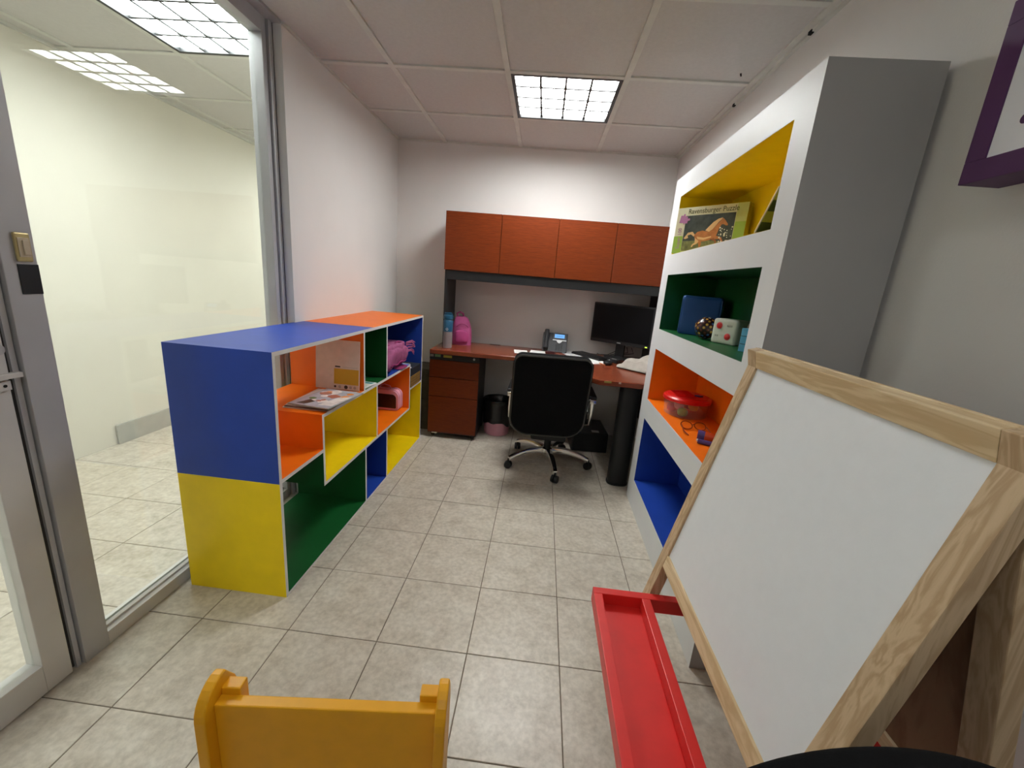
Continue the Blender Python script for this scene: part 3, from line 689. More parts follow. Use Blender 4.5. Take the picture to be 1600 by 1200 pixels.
for x in (0.020, 0.029): b.box(x, -0.0008, 0.030, x+0.006, 0.0004, 0.038)
b.build('embossed_marks', paint('grey_cream_mark', (0.42, 0.42, 0.35), 0.7), dc)['kind'] = 'stuff'
# light blue stacked toy
o_ = bw(0.112, 0.398, 1.1055)
tb = thing('block_toy', 'light blue three-tier block toy at the near edge of the green niche', 'toy', o_, math.atan2(-0.097, 0.062)+BA)
BX('core', BLACKP, tb, 0.002, 0.002, 0.001, 0.088, 0.088, 0.088)
sh = MB().box(0, 0, 0, 0.0285, 0.0285, 0.0285)
proto = None
for i in range(3):
    for j in range(3):
        for k in range(3):
            if i == 1 and j == 1: continue
            if proto is None:
                o = MB().box(0, 0, 0, 0.0285, 0.0285, 0.0285).build('block', SKYB, tb, bevel=0.0015, seg=1); proto = o
            else:
                o = proto.copy(); COL.objects.link(o)
            o.parent = tb; o.location = (i*0.0303, j*0.0303, k*0.0303)
# taupe pouch behind the dice
o_ = bw(0.212, 0.478, 1.1055)
tp = tag(MB().blob((0, 0, 0.058), (0.042, 0.042, 0.058), 0.7, 20, 12, amp=0.15, freq=25).build('pouch', TAUPE, None, smooth=True, loc=o_), 'small taupe pouch behind the cream dice toy', 'pouch')
# round tub with red lid
o_ = bw(0.136, 0.893, 0.6925)
tub = thing('plastic_tub', 'round clear tub of toys with a red lid in the orange niche', 'tub', o_)
MB().lathe([(0.098, 0), (0.104, 0.004), (0.112, 0.085)], 40, top=False).build('bowl', frosted('tub_plastic', (0.62, 0.58, 0.60), 0.20), tub, smooth=True)
lid = MB().lathe([(0.116, 0.078), (0.119, 0.080), (0.119, 0.094), (0.112, 0.100), (0.104, 0.099), (0.100, 0.104), (0.04, 0.109), (0.0005, 0.110)], 40).build('lid', REDP, tub, smooth=True)
b = MB()
for k in range(-5, 6): b.tube([(-0.07, 0.012*k, 0.107), (0.0, 0.012*k, 0.111), (0.02, 0.012*k, 0.111)], 0.002, 5)
b.build('lid_ribs', REDP, lid, smooth=True)
MB().prism([(0.022*math.cos(2*PI*i/14), 0.013*math.sin(2*PI*i/14)) for i in range(14)], 'z', 0.109, 0.1135, T=Matrix.Translation((0.045, -0.03, 0))).build('lid_badge', NAVY, lid)
rr = random.Random(9)
for k, (x, y, z, cc, nm) in enumerate(((-0.045, -0.03, 0.052, (0.62, 0.25, 0.28), 'pink'), (-0.07, 0.0, 0.03, (0.62, 0.07, 0.06), 'red'), (-0.035, -0.065, 0.026, (0.22, 0.36, 0.06), 'green'), (0.02, -0.05, 0.055, (0.62, 0.33, 0.04), 'yellow'), (0.03, 0.03, 0.04, (0.35, 0.12, 0.10), 'dark red'), (-0.02, 0.05, 0.035, (0.3, 0.12, 0.3), 'purple'))):
    p_ = o_ + Vector((x, y, z-0.02))
    tag(MB().blob((0, 0, 0.021), (0.024, 0.024, 0.021), 0.75, 16, 10).build('toy_block', paint('toy_%d' % k, cc, 0.5), None, smooth=True, loc=p_),
        nm + ' rounded toy inside the clear tub with the red lid', 'toy', 'toys inside the clear tub')
# toys in front of the tub: glasses and striped toy
o_ = bw(0.065, 0.60, 0.6925)
gl_ = thing('toy_glasses', 'orange framed toy glasses with clear lenses beside the red-lidded tub', 'toy glasses', o_, BA)
def ring(cx, cy, r, z0): return [(cx+r*math.cos(2*PI*i/18), cy+0.012*math.sin(4*PI*i/18)*0, z0+r*0.85*math.sin(2*PI*i/18)) for i in range(18)]
fr = MB(); RO = Matrix.Rotation(-0.9, 4, 'X')
fr.tube(ring(0.0, 0, 0.026, 0.024), 0.0028, 6, closed=True, T=Matrix.Translation((0, 0.02, 0.004)) @ RO); fr.tube(ring(0.062, 0, 0.026, 0.024), 0.0028, 6, closed=True, T=Matrix.Translation((0, 0.02, 0.004)) @ RO)
fr.tube([(0.026, 0.035, 0.024), (0.031, 0.037, 0.027), (0.036, 0.035, 0.024)], 0.0028, 6)
fr.tube([(-0.026, 0.03, 0.02), (-0.03, -0.03, 0.010), (-0.02, -0.06, 0.0035)], 0.0028, 6); fr.tube([(0.088, 0.03, 0.02), (0.09, -0.03, 0.010), (0.08, -0.06, 0.0035)], 0.0028, 6)
fr.build('frame', paint('amber_plastic', (0.22, 0.035, 0.01), 0.3, 0.5), gl_, smooth=True)
for cx_ in (0.0, 0.062):
    MB().prism([(cx_+0.024*math.cos(2*PI*i/18), 0.024+0.0205*math.sin(2*PI*i/18)) for i in range(18)], 'y', -0.0004, 0.0004, T=Matrix.Translation((0, 0.02, 0.004)) @ RO).build('lens', CLEAR, gl_)
o_ = bw(0.055, 0.455, 0.6925)
st = thing('striped_toy', 'orange and purple tube toy lying in the orange niche near the easel', 'toy', o_, BA-0.25)
OP = paint('orange_plastic', (0.62, 0.075, 0.012), 0.35, 0.5)
MB().cyl((0.03, 0.045, 0.022), (0.17, 0.02, 0.022), 0.021, 0.019, 16).build('tube', OP, st, smooth=True)
MB().cyl((0.002, 0.05, 0.022), (0.03, 0.045, 0.022), 0.022, 0.0215, 16).build('end_cap', NAVY, st, smooth=True)
MB().cyl((0.0, 0.0, 0.010), (0.15, -0.02, 0.010), 0.010, 0.010, 12).build('rod', NAVY, st, smooth=True)
MB().box(-0.002, 0.022, 0.0, 0.06, 0.036, 0.010).build('grip', PAPER, st, bevel=0.003)

# ================================================================== DESK GROUP
DZ = 0.745; tt = 0.034
dk = thing('corner_desk', 'reddish mahogany L-shaped desk against the back wall', 'desk', (0, 0, 0))
poly = [(-0.83, 3.075), (0.30, 3.075), (0.345, 3.03), (0.345, 2.60), (0.405, 2.535), (0.93, 2.535), (0.93, 3.605), (-0.83, 3.605)]
MB().prism(poly, 'z', DZ-tt, DZ).build('desk_top', MAHO_T, dk, bevel=0.006, seg=3)
MB().prism([(0.63+0.068*math.copysign(abs(math.cos(a))**0.7, math.cos(a)), 2.67+0.055*math.copysign(abs(math.sin(a))**0.8, math.sin(a))) for a in [2*PI*i/32 for i in range(32)]], 'z', 0.012, DZ-tt).build('leg', BLACKM, dk, bevel=0.004, smooth=True)
MB().prism([(0.63+0.072*math.copysign(abs(math.cos(a))**0.7, math.cos(a)), 2.67+0.059*math.copysign(abs(math.sin(a))**0.8, math.sin(a))) for a in [2*PI*i/32 for i in range(32)]], 'z', 0.0, 0.012).build('foot', BLACKP, dk)
BX('modesty_panel', BLACKM, dk, 0.905, 2.75, 0.25, 0.925, 3.58, DZ-tt)
BX('support_panel', BLACKM, dk, -0.822, 3.52, 0.0, -0.45, 3.545, DZ-tt)
b = MB(); b.box(-0.43, 3.572, DZ, -0.335, 3.594, DZ+0.003); b.build('cable_grommet', BLACKP, dk, bevel=0.001)
for (x0, x1, y_, m_) in ((0.43, 0.475, 2.5345, (0.32, 0.30, 0.06)), (0.52, 0.535, 2.5345, (0.6, 0.45, 0.3))):
    BX('chipped_patch', paint('chip_%d' % int(x0*100), m_, 0.7), dk, x0, y_, DZ-0.014, x1, y_+0.002, DZ-0.003)
# pedestal
pd = thing('drawer_pedestal', 'three-drawer mahogany pedestal under the left end of the desk', 'drawer pedestal', (-0.646, 3.14, 0))
BX('carcass', BLACKM, pd, -0.2, 0.014, 0.035, 0.2, 0.37, DZ-tt-0.001)
MB().box(-0.2, 0.0, 0.655, 0.2, 0.014, DZ-tt-0.001).build('top_strip', BLACKM, pd, bevel=0.002)
for z0, z1 in ((0.515, 0.652), (0.357, 0.511), (0.048, 0.353)):
    BX('drawer', MAHO, pd, -0.198, -0.004, z0, 0.198, 0.014, z1, bevel=0.002)
MB().cyl((0.155, 0.0, 0.682), (0.155, -0.008, 0.682), 0.0085, n=16).build('lock', SILVER, pd, smooth=True)
BX('green_label', paint('green_sticker', (0.20, 0.38, 0.16), 0.5), pd, -0.158, -0.0012, 0.676, -0.112, 0, 0.697)
BX('yellow_label', paint('yellow_sticker', (0.50, 0.45, 0.08), 0.5), pd, -0.090, -0.0012, 0.676, -0.022, 0, 0.695)
BX('grey_label', paint('grey_sticker', (0.30, 0.30, 0.28), 0.5), pd, -0.195, -0.0012, 0.676, -0.168, 0, 0.695)
BX('white_label', PAPER, pd, -0.165, -0.0012, 0.036, -0.12, 0.013, 0.046)
for (x, y) in ((-0.165, 0.05), (0.165, 0.05), (-0.165, 0.32), (0.165, 0.32)):
    MB().cyl((x-0.012, y, 0.0175), (x+0.012, y, 0.0175), 0.0175, n=14).build('caster', BLACKP, pd, smooth=True)
# hutch
hu = thing('overhead_hutch', 'four-door mahogany overhead cabinet on black posts above the desk', 'hutch', (0, 0, DZ+0.0005))
HX0, HX1, HY, HZ0, HZ1 = -0.789, 0.925, 3.26, 1.347-DZ, 1.776-DZ
BX('side_post', BLACKM, hu, HX0+0.006, HY+0.015, 0, HX0+0.026, 3.612, HZ0-0.001, bevel=0.002)
BX('side_post', BLACKM, hu, HX1-0.026, HY+0.015, 0, HX1-0.006, 3.612, HZ0-0.001, bevel=0.002)
BX('rail', BLACKM, hu, HX0+0.026, HY+0.012, HZ0-0.072, HX1-0.026, HY+0.03, HZ0-0.001, bevel=0.002)
BX('cabinet_body', MAHO, hu, HX0, HY+0.019, HZ0, HX1, 3.612, HZ1, bevel=0.002)
dw = (HX1-HX0)/4
for k in range(4):
    BX('door', MAHO, hu, HX0+dw*k+0.0018, HY, HZ0+0.001, HX0+dw*(k+1)-0.0018, HY+0.0185, HZ1-0.001, bevel=0.0015)
# phone
ph = thing('desk_phone', 'black office telephone with lit blue display on the desk', 'telephone', (0.135, 3.50, DZ+0.0005), -0.05)
TI = Matrix.Translation((0, 0.0, 0.006)) @ Matrix.Rotation(math.radians(62), 4, 'X')     # upright face
b = MB(); b.prism([(-0.035, 0), (0.085, 0), (0.085, 0.05), (0.055, 0.15), (0.042, 0.155), (-0.035, 0.006)], 'x', -0.105, 0.105); b.build('housing', GREYP, ph, bevel=0.004)
# face frame on the slope from (-0.035,.006) to (0.042,.155)
sa = math.atan2(0.149, 0.077); FT = Matrix.Translation((0, -0.036, 0.006)) @ Matrix.Rotation(sa, 4, 'X')
b = MB(); b.box(-0.022, 0.108, 0.0, 0.098, 0.166, 0.006, T=FT); b.build('display_bezel', paint('navy_black_bezel', (0.006, 0.008, 0.02), 0.3), ph, bevel=0.002)
sc = MB().box(-0.006, 0.122, 0.006, 0.078, 0.155, 0.0066, T=FT).build('display', LCD, ph)
b = MB(); b.box(0.008, 0.136, 0.0066, 0.062, 0.139, 0.0069, T=FT); b.build('display_text', LCDT, sc)
b = MB(); b.box(-0.020, 0.100, 0.0, 0.096, 0.107, 0.005, T=FT); b.prism([(0.012, 0.100), (0.062, 0.100), (0.052, 0.084), (0.038, 0.076), (0.022, 0.084)], 'z', 0.0, 0.005, T=FT); b.build('silver_band', SILVER, ph)
kp = None
for i in range(3):
    for j in range(4):
        kp_ = MB().box(0.010+i*0.021, 0.012+j*0.0155, 0.0, 0.025+i*0.021, 0.0215+j*0.0155, 0.0035, T=FT).build('key', BLACKP, ph)
hs = MB(); hs.tube([(-0.075, -0.038, 0.030), (-0.075, -0.030, 0.045), (-0.075, -0.012, 0.10), (-0.075, 0.012, 0.155), (-0.075, 0.026, 0.178)], [0.021, 0.024, 0.017, 0.022, 0.019], 12); hs.build('handset', GREYP, ph, smooth=True)
MB().tube([(-0.075, -0.035, 0.02)] + [(-0.085-0.006*math.cos(i), -0.05-0.002*i, 0.008) for i in range(8)] + [(-0.06, -0.02, 0.01)], 0.003, 6).build('cord', BLACKP, ph, smooth=True)
# papers
def sheet(x, y, rz, w_, l_, z, lab, mat=None):
    pp = tag(MB().box(-w_/2, -l_/2, 0, w_/2, l_/2, 0.0007).build('paper_sheet', mat or PAPER, None, loc=(x, y, DZ+z), rot=(0, 0, rz)), lab, 'paper', 'papers on the desk')
    return pp
sheet(-0.14, 3.335, 0.1, 0.11, 0.17, 0.0004, 'white note sheet on the desk left of the chair top, leftmost paper')
sheet(0.0, 3.40, -0.05, 0.13, 0.15, 0.0004, 'white sheet on the desk just left of the telephone base')
sheet(0.30, 3.50, 0.35, 0.21, 0.27, 0.0004, 'printed white sheet on the desk right of the telephone', paint('printed_paper', (0.62, 0.62, 0.63), 0.7, 0.2, 0.3, 70))
sheet(0.42, 3.225, 0.55, 0.17, 0.27, 0.0004, 'white sheet on the desk corner beside the office chair')
tag(BX('wallet', paint('dark_red_leather', (0.05, 0.012, 0.012), 0.5), None, 0.06, 3.37, DZ+0.0004, 0.14, 3.42, DZ+0.016, bevel=0.004), 'small dark red wallet in front of the telephone', 'wallet')
# keyboard
kb = thing('keyboard', 'black keyboard lying before the monitor', 'keyboard', (0.432, 3.392, DZ+0.0015), -0.95)
BX('case', BLACKP, kb, -0.17, -0.06, 0, 0.17, 0.06, 0.014, bevel=0.003)
ks = MB()
for i in range(12):
    for j in range(4): ks.box(-0.162+i*0.027, -0.055+j*0.028, 0.0141, -0.162+i*0.027+0.023, -0.055+j*0.028+0.023, 0.019)
kk = ks.build('keys', BLACKP, kb); kk['kind'] = 'stuff'
ms = thing('computer_mouse', 'small black computer mouse on the desk corner', 'mouse', (0.535, 3.105, DZ+0.0005), -0.5)
MB().blob((0, 0, 0.016), (0.03, 0.05, 0.0165), 0.8, 20, 10).build('shell', BLACKP, ms, smooth=True)
MB().cyl((-0.003, 0.02, 0.03), (0.003, 0.02, 0.03), 0.006, n=10).build('wheel', SILVER, ms, smooth=True)

tag(MB().cyl((0.475, 3.13, DZ+0.004), (0.505, 3.055, DZ+0.004), 0.0036, n=8).build('pencil', paint('orange_pencil', (0.7, 0.25, 0.1), 0.5), None, smooth=True), 'short orange pencil beside the black mouse', 'pencil')
# monitor
mo = thing('monitor', 'black flat monitor angled on the right side of the desk', 'monitor', (0.661, 3.437, DZ+0.0005), -0.586)
mz = 0.863-DZ
b = MB(); b.prism(rrect(0.52, 0.325, 0.006, 3), 'y', -0.012, 0.022, T=Matrix.Translation((0, 0, mz+0.1625))); b.build('frame', BLACKP, mo, bevel=0.003)
BX('screen', SCREEN, mo, -0.250, -0.0135, mz+0.028, 0.250, -0.0122, mz+0.313)
BX('back_shell', BLACKP, mo, -0.12, 0.022, mz+0.06, 0.12, 0.045, mz+0.26, bevel=0.01)
BX('neck', BLACKP, mo, -0.038, 0.024, 0.012, 0.038, 0.046, mz+0.14, bevel=0.004)
MB().lathe([(0.115, 0), (0.118, 0.004), (0.115, 0.011), (0.03, 0.016)], 32, sy=0.8, c=(0, 0.0)).build('base', BLACKP, mo, smooth=True)
BX('badge', SILVER, mo, -0.016, -0.0128, mz+0.010, 0.016, -0.0119, mz+0.017)
BX('power_light', LED, mo, 0.222, -0.0128, mz+0.008, 0.240, -0.0119, mz+0.017)
b = MB()
for k in range(4):
    b.tube([(-0.03+0.04*k, 0.05, 0.10), (-0.05+0.05*k, 0.09, 0.05), (0.02*k-0.12, 0.07, 0.006), (-0.17+0.05*k, 0.02, 0.005), (-0.21+0.09*k, 0.05, 0.005)], 0.0028, 6)
b.build('cable', BLACKP, mo, smooth=True)
# cable dock between monitor and mouse
dkk = thing('docking_station', 'low black dock with small labels in front of the monitor base', 'dock', (0.606, 3.235, DZ+0.0005), -0.55)
BX('case', BLACKP, dkk, -0.045, -0.055, 0, 0.045, 0.055, 0.028, bevel=0.006)
BX('label', PAPER, dkk, -0.02, -0.02, 0.028, 0.02, -0.008, 0.0285)
# cloth
cl = MB(); n1, n2 = 26, 18; vs = []; 
for i in range(n1+1):
    for j in range(n2+1):
        u, v = i/n1, j/n2
        x = 0.0 + 0.36*u; y = (v-0.5)*(0.08+0.42*u)
        ed = min(1, 5*v, 5*(1-v), 6*u, 6*(1-u))
        z = 0.006 + ed*(0.022+0.085*u*math.sin(PI*min(1, v*1.05))**1.5+0.045*u*abs(math.sin(5.0*v+3.2*u))) + 0.03*ed*mnoise.noise(Vector((u*6, v*7, 1.3)))
        vs.append((x, y, max(0.003, z)))
fs = [(i*(n2+1)+j, (i+1)*(n2+1)+j, (i+1)*(n2+1)+j+1, i*(n2+1)+j+1) for i in range(n1) for j in range(n2)]
cl.add(vs, fs)
co = cl.build('cloth', CLOTH, None, smooth=True, loc=(0.592, 3.05, DZ+0.001), rot=(0, 0, -0.22))
md = co.modifiers.new('thickness', 'SOLIDIFY'); md.thickness = 0.003; md.offset = 1
tag(co, 'crumpled grey beige cloth lying on the right end of the desk', 'cloth')
# backpack and bottle
bp_ = thing('backpack', 'small pink backpack standing at the left end of the desk', 'backpack', (-0.655, 3.45, DZ+0.001), 0.15)
bd = MB(); 
for i in range(17):
    pass
prof = []
vs = []; nu, nv = 28, 16
for i in range(nv+1):
    v = i/nv; z = 0.235*v
    hw = 0.083*(1-0.42*v**3.2)*(1 if v < 0.97 else 0.8) ; hd = 0.062*(1-0.45*v**2.5)
    for j in range(nu):
        a = 2*PI*j/nu; e = 0.75
        x = hw*math.copysign(abs(math.cos(a))**e, math.cos(a)); y = hd*math.copysign(abs(math.sin(a))**e, math.sin(a))
        k = 1+0.06*mnoise.noise(Vector((x*18, y*18, z*14)))
        vs.append((x*k - 0.012*v*v, y*k, z))
fs = [(i*nu+j, i*nu+(j+1) % nu, (i+1)*nu+(j+1) % nu, (i+1)*nu+j) for i in range(nv) for j in range(nu)] + [tuple(range(nv*nu, (nv+1)*nu)), tuple(range(nu))[::-1]]
bd.add(vs, fs); bd.build('body', PINK, bp_, smooth=True)
MB().blob((0.0, -0.058, 0.07), (0.058, 0.022, 0.055), 0.65, 24, 12, amp=0.1, freq=20).build('pocket', paint('deep_pink_nylon', (0.42, 0.06, 0.20), 0.7, 0.25, 0.1, 25, 0.2), bp_, smooth=True)
MB().tube([(-0.045, -0.01, 0.228), (-0.05, -0.01, 0.258), (-0.025, -0.01, 0.272), (0.002, -0.01, 0.256), (0.005, -0.01, 0.228)], 0.007, 8).build('handle', PINKD, bp_, smooth=True)
MB().tube([(-0.05+0.1*i/12, -0.066+0.018*abs(i-6)/6, 0.150+0.028*math.sin(PI*i/12)) for i in range(13)], 0.0025, 6).build('zip', PINKD, bp_, smooth=True)
bo = thing('water_bottle', 'blue and clear water bottle before the black post on the desk', 'bottle', (-0.722, 3.20, DZ+0.0005))
MB().lathe([(0.031, 0), (0.036, 0.004), (0.036, 0.13)], 24).build('clear_body', BOTC, bo, smooth=True)
MB().lathe([(0.036, 0.13), (0.037, 0.135), (0.037, 0.215), (0.032, 0.222)], 24).build('blue_body', BOTB, bo, smooth=True)
MB().lathe([(0.036, 0.225), (0.037, 0.228), (0.037, 0.250), (0.033, 0.262), (0.020, 0.266)], 24).build('cap', paint('dark_teal_plastic', (0.01, 0.08, 0.15), 0.3, 0.5), bo, smooth=True)
MB().tube([(-0.03, -0.0, 0.258), (-0.025, -0.012, 0.275), (0.025, -0.012, 0.275), (0.03, 0, 0.258)], 0.005, 8).build('carry_loop', BOTB, bo, smooth=True)
MB().tube([(0.008*math.cos(2*PI*i/14), -0.0385, 0.152+0.008*math.sin(2*PI*i/14)) for i in range(14)], 0.0013, 5, closed=True).build('ring_mark', PAPER, bo)

# waste bin
wb = thing('waste_bin', 'pale pink waste bin lined with a black bag under the desk', 'waste bin', (-0.30, 3.40, 0.001))
MB().lathe([(0.10, 0), (0.105, 0.004), (0.113, 0.12), (0.128, 0.30), (0.124, 0.30), (0.108, 0.02)], 32, top=True).build('bin', PINKP, wb, smooth=True)
vs = []; nu = 40
rows = [(0.118, 0.085), (0.1225, 0.12), (0.127, 0.2), (0.132, 0.28), (0.134, 0.305), (0.130, 0.312), (0.118, 0.300), (0.108, 0.22), (0.10, 0.10), (0.04, 0.03)]
for k, (r, z) in enumerate(rows):
    for j in range(nu):
        a = 2*PI*j/nu; q = 1+0.03*mnoise.noise(Vector((math.cos(a)*4, math.sin(a)*4, z*14)))
        dz = (0.035*mnoise.noise(Vector((math.cos(a)*1.6, math.sin(a)*1.6, 3))) + 0.02*math.cos(a+2)) if k == 0 else 0
        vs.append((max(r*q, 0.1165 if k < 5 else 0)*math.cos(a), max(r*q, 0.1165 if k < 5 else 0)*math.sin(a), z+dz))
fs = [(i*nu+j, i*nu+(j+1) % nu, (i+1)*nu+(j+1) % nu, (i+1)*nu+j) for i in range(len(rows)-1) for j in range(nu)]
MB().add(vs, fs).build('liner', PLASTIC_BAG, wb, smooth=True)
# black computer case under the desk
pcb = thing('computer_case', 'black computer case on the floor under the right part of the desk', 'computer', (0.50, 3.22, 0.001), 0.05)
BX('case', BLACKP, pcb, -0.16, -0.05, 0, 0.13, 0.32, 0.16, bevel=0.006)
BX('front_panel', BLACKM, pcb, -0.155, -0.058, 0.005, 0.125, -0.05, 0.155, bevel=0.003)
BX('case_glint', SILVER, pcb, 0.0, -0.02, 0.16, 0.06, 0.03, 0.1606)  # silver patch stands in for light reflected off the case top

# ================================================================== OFFICE CHAIR AT THE DESK
def star_base(t, R, a0, mat):
    MB().lathe([(0.045, 0.075), (0.05, 0.085), (0.045, 0.125), (0.03, 0.135)], 20).build('hub', mat, t, smooth=True)
    MB().cyl((0, 0, 0.125), (0, 0, 0.40), 0.026, 0.022, 16).build('gas_lift', BLACKM, t, smooth=True)
    for k in range(5):
        a = a0 + k*2*PI/5; c, s = math.cos(a), math.sin(a)
        n = 10; vs = []
        for i in range(n+1):
            u = i/n; r = 0.035+(R-0.035)*u; z = 0.112 + 0.020*math.sin(PI*min(1, u*1.0))*0.6 - 0.040*u**2.2
            w_ = 0.026-0.009*u; h_ = 0.019-0.006*u
            for dx, dz in ((-w_, -h_), (w_, -h_), (w_*0.8, h_), (-w_*0.8, h_)): vs.append((c*r - s*dx, s*r + c*dx, z+dz))
        fs = [(i*4+j, i*4+(j+1) % 4, (i+1)*4+(j+1) % 4, (i+1)*4+j) for i in range(n) for j in range(4)] + [(3, 2, 1, 0), (n*4, n*4+1, n*4+2, n*4+3)]
        lg = MB().add(vs, fs).build('base_leg', mat, t, bevel=0.004, smooth=True)
        x, y = c*R, s*R; ct = MB()
        b = a + 0.9
        for sd in (-1, 1):
            o1 = Vector((math.cos(b), math.sin(b), 0))
            ct.cyl(Vector((x, y, 0.028))+o1*(0.004*sd), Vector((x, y, 0.028))+o1*(0.022*sd), 0.028, 0.025, 18)
        ct.cyl((x, y, 0.03), (x, y, 0.072), 0.007, n=10)
        ct.build('caster', BLACKP, lg, smooth=True)
oc = thing('office_chair', 'black high-back office chair with chrome arms, pushed toward the desk', 'office chair', (0.135, 2.865, 0))
star_base(oc, 0.31, math.radians(-79), CHROME)
# backrest: rounded outline, leaning back
bwid = 0.485; bh_ = 0.555
outl = rrect(bwid, bh_, 0.055, 8, 0.12)
outl = [(x*(1 - 0.0*(y < 0)), y) for x, y in outl]
lean = math.atan2(0.10, 0.535)
BT = Matrix.Translation((-0.035, -0.345, 0.605)) @ Matrix.Rotation(0.06, 4, 'Z') @ Matrix.Rotation(lean, 4, 'X')
b = MB(); b.prism(outl, 'y', -0.02, 0.05, T=BT); b.build('backrest', BLACKF, oc, bevel=0.018, seg=4, smooth=True)
b = MB(); b.tube([BT @ Vector((x*0.985, -0.012, y*0.985)) for x, y in outl], 0.008, 6, closed=True); b.build('piping', paint('black_gloss_trim', (0.02, 0.019, 0.016), 0.35, 0.5), oc, smooth=True)
b = MB(); b.prism(rrect(0.50, 0.48, 0.08, 6), 'z', 0.40, 0.48, T=Matrix.Translation((-0.01, -0.02, 0))); b.build('seat', BLACKF, oc, bevel=0.025, seg=4, smooth=True)
BX('mechanism', BLACKM, oc, -0.13, -0.22, 0.26, 0.11, 0.10, 0.402, bevel=0.015)
for s, dx, nm in ((-1, -0.292, 'l'), (1, 0.268, 'r')):
    pts = [(dx+0.035*-s, -0.08, 0.36), (dx, -0.10, 0.375), (dx+0.003*s, -0.12, 0.45), (dx-0.004*s, -0.145, 0.545), (dx, -0.02, 0.55), (dx, 0.13, 0.545), (dx, 0.16, 0.50), (dx, 0.06, 0.41), (dx-0.03*s, 0.03, 0.385)]
    ar = MB().tube(pts, [0.012, 0.013, 0.012, 0.016, 0.014, 0.012, 0.011, 0.011, 0.011], 8).build('armrest', CHROME, oc, smooth=True)
    b = MB(); b.box(dx-0.028, -0.135, 0.556, dx+0.028, 0.17, 0.582); b.build('arm_pad', BLACKP, ar, bevel=0.008, seg=3, smooth=True)
    b = MB(); b.box(dx-0.024, -0.16, 0.535, dx+0.024, -0.13, 0.566); b.build('arm_joint', CHROME, ar, bevel=0.006, seg=3, smooth=True)

# ================================================================== EASEL
ea = thing('kids_easel', 'wooden double-sided kids easel with whiteboard and red trays in the foreground', 'easel', (0.592, 0.815, 0))
TH = math.radians(12.4); st_, ct_ = math.sin(TH), math.cos(TH)
EX0 = 0.329-0.592
def eface(sgn):
    # local: a along y, s up the slope, d = depth inward from the outer face
    def T_(a, s, d):
        x = EX0 + s*st_ + d*ct_; z = s*ct_ - d*st_
        return Vector((x*sgn, a, z))
    return T_
def ebox(sgn, name, mat, a0, a1, s0, s1, d0, d1, bevel=0.002):
    F = eface(sgn); b = MB()
    vs = [F(a, s, d) for s in (s0, s1) for a, d in ((a0, d0), (a1, d0), (a1, d1), (a0, d1))]
    b.add(vs, [(3,2,1,0),(4,5,6,7),(0,1,5,4),(1,2,6,5),(2,3,7,6),(3,0,4,7)])
    return b.build(name, mat, ea, bevel=bevel)
W0, W1 = -0.343, 0.341          # near / far outer edges in y
for sgn in (-1, 1):
    sg = 1 if sgn == -1 else -1
    for a0, a1 in ((W0, W0+0.043), (W1-0.043, W1)): ebox(sg, 'leg', PINE_Z, a0, a1, 0.006, 1.204, 0.0, 0.03)
    ebox(sg, 'top_rail', PINE_Y, W0+0.0435, W1-0.0435, 1.1585, 1.204, 0.0, 0.03)
    ebox(sg, 'bottom_rail', PINE_Y, W0+0.0435, W1-0.0435, 0.508, 0.547, 0.0, 0.022)
    ebox(sg, 'board', BOARD if sg == 1 else PLY, W0+0.0435, W1-0.0435, 0.5475, 1.158, 0.006, 0.011, 0.0)
    ebox(sg, 'backing', PLY, W0+0.0435, W1-0.0435, 0.5475, 1.158, 0.0112, 0.0165, 0.0)
# red trays
tz0, tz1 = 0.352, 0.398
yA, yB = -0.297, 0.288
for nm, c in (('tray_arm', (-0.352, yB, tz0, 0.340, yB+0.008, tz1)),): pass
def rb(name, *c): return BX(name, RED, ea, *c, bevel=0.002)
rb('tray_arm', -0.352, 0.268, tz0, 0.340, 0.294, tz1)
rb('tray_arm', -0.352, -0.298, tz0, 0.340, -0.272, tz1)
for x0, x1, xf in ((-0.352, -0.182, 0), (0.175, 0.340, 1)):
    rb('tray_wall', x0, -0.272, tz0, x0+0.026, 0.268, tz1); rb('tray_wall', x1-0.026, -0.272, tz0, x1, 0.268, tz1)
    rb('tray_floor', x0+0.026, -0.272, tz0, x1-0.026, 0.268, tz0+0.010)

# ================================================================== YELLOW CHILD CHAIR
yc = thing('child_chair', 'ochre yellow wooden child chair with rounded side panels in the foreground', 'chair', (-0.290, 0.519, 0.0), 0.10)
ZT = 0.594
def side_poly():
    pts = [(-0.040, 0.0), (-0.040, 0.583)]
    pts += [(0.006-0.046*math.cos(PI*i/12)*1.0, 0.583+0.046*math.sin(PI*i/12)) for i in range(1, 8)]
    pts += [(0.040, 0.592), (0.047, 0.57), (0.055, 0.40), (0.06, 0.16), (0.15, 0.10), (0.17, 0.0), (0.12, 0.0), (0.06, 0.07), (0.0, 0.0)]
    return pts
for x0 in (-0.197, 0.179): MB().prism(side_poly(), 'x', x0, x0+0.018).build('side_panel', CHAIRY, yc, bevel=0.004, seg=3)
BX('backrest', CHAIRY, yc, -0.179, -0.018, 0.20, 0.179, 0.002, ZT, bevel=0.0025)
for x0, x1 in ((-0.179, -0.148), (0.148, 0.179)): BX('corner_block', CHAIRY, yc, x0, 0.002, 0.45, x1, 0.024, ZT+0.012, bevel=0.0025)
BX('seat', CHAIRY, yc, -0.179, 0.002, 0.26, 0.179, 0.175, 0.278, bevel=0.003)
BX('front_rail', CHAIRY, yc, -0.179, 0.03, 0.18, 0.179, 0.048, 0.26, bevel=0.002)

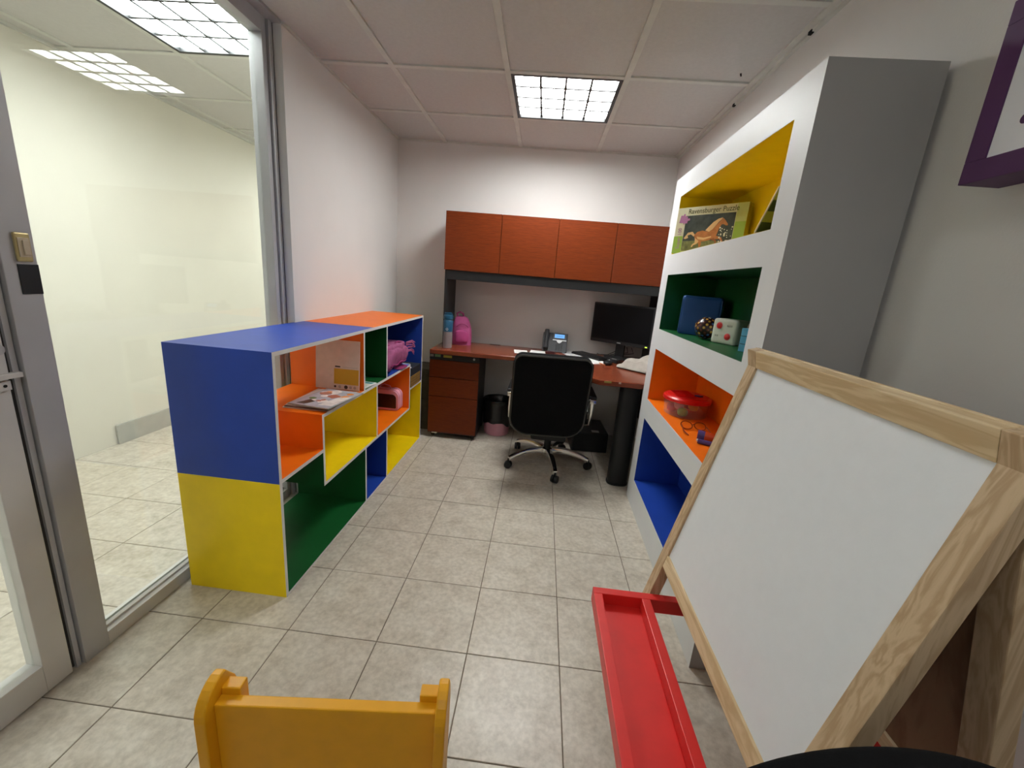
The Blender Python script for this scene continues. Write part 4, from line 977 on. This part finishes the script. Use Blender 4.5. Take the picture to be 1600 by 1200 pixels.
# ================================================================== BLACK CHAIR AT THE CAMERA SIDE
bc = thing('office_chair', 'black rounded chair back at the bottom right edge, before the easel', 'office chair', (0.46, 0.075, 0))
star_base(bc, 0.28, 0.3, BLACKP)
b = MB(); b.prism([(0.27*math.sin(k_), -0.02+0.27*math.cos(k_)) for k_ in [0.95-1.9*q_/28 for q_ in range(29)]] + [(-0.19, -0.11), (-0.14, -0.16), (0.14, -0.16), (0.19, -0.11)], 'y', -0.03, 0.03, T=Matrix.Translation((-0.028, 0.250, 0.620)) @ Matrix.Rotation(0.0, 4, 'X')); b.build('backrest', BLACKF, bc, bevel=0.022, seg=4, smooth=True)
b = MB(); b.prism(rrect(0.46, 0.46, 0.08, 6), 'z', 0.42, 0.49); b.build('seat', BLACKF, bc, bevel=0.022, seg=4, smooth=True)
BX('mechanism', BLACKM, bc, -0.1, -0.1, 0.375, 0.1, 0.1, 0.421, bevel=0.008)
MB().tube([(0, 0.05, 0.40), (0, 0.28, 0.41), (0, 0.305, 0.48), (0, 0.292, 0.60)], 0.016, 8).build('back_bar', BLACKM, bc, smooth=True)

# ================================================================== PURPLE WALL FRAME
pf = thing('wall_frame', 'deep purple box frame with white panel on the right wall', 'picture frame', (XR-0.0005, 0.87, 1.742))
fx = -0.085; hh = 0.168; hw_ = 0.169; bw_ = 0.043
f_ = MB()
f_.box(fx, -hw_, -hh, 0, hw_, -hh+bw_); f_.box(fx, -hw_, hh-bw_, 0, hw_, hh); f_.box(fx, -hw_, -hh+bw_, 0, -hw_+bw_, hh-bw_); f_.box(fx, hw_-bw_, -hh+bw_, 0, hw_, hh-bw_)
f_.build('frame', PURPLE, pf, bevel=0.0015, weld=False)
BX('panel', paint('cool_white_panel', (0.80, 0.81, 0.86), 0.5, 0.3, 0.02), pf, fx+0.003, -hw_+bw_, -hh+bw_, -0.01, hw_-bw_, hh-bw_)
mk = MB()
def PZl(a, z): return (a, z)
stroke = [(0.074, -0.070, 0.009), (0.050, -0.063, 0.011), (0.034, -0.050, 0.010), (0.020, -0.030, 0.008), (0.010, -0.006, 0.005)]
up = [(a, z+r) for a, z, r in stroke]; dn = [(a, z-r) for a, z, r in stroke]
cap = [(0.074+0.009*math.cos(PI/2-PI*i/8)*1.0, -0.070+0.009*math.sin(PI/2-PI*i/8)) for i in range(1, 8)]
mk.prism(up[::-1] + cap + dn, 'x', fx+0.0022, fx+0.003)
mk.build('painted_mark', PURPLE, pf)
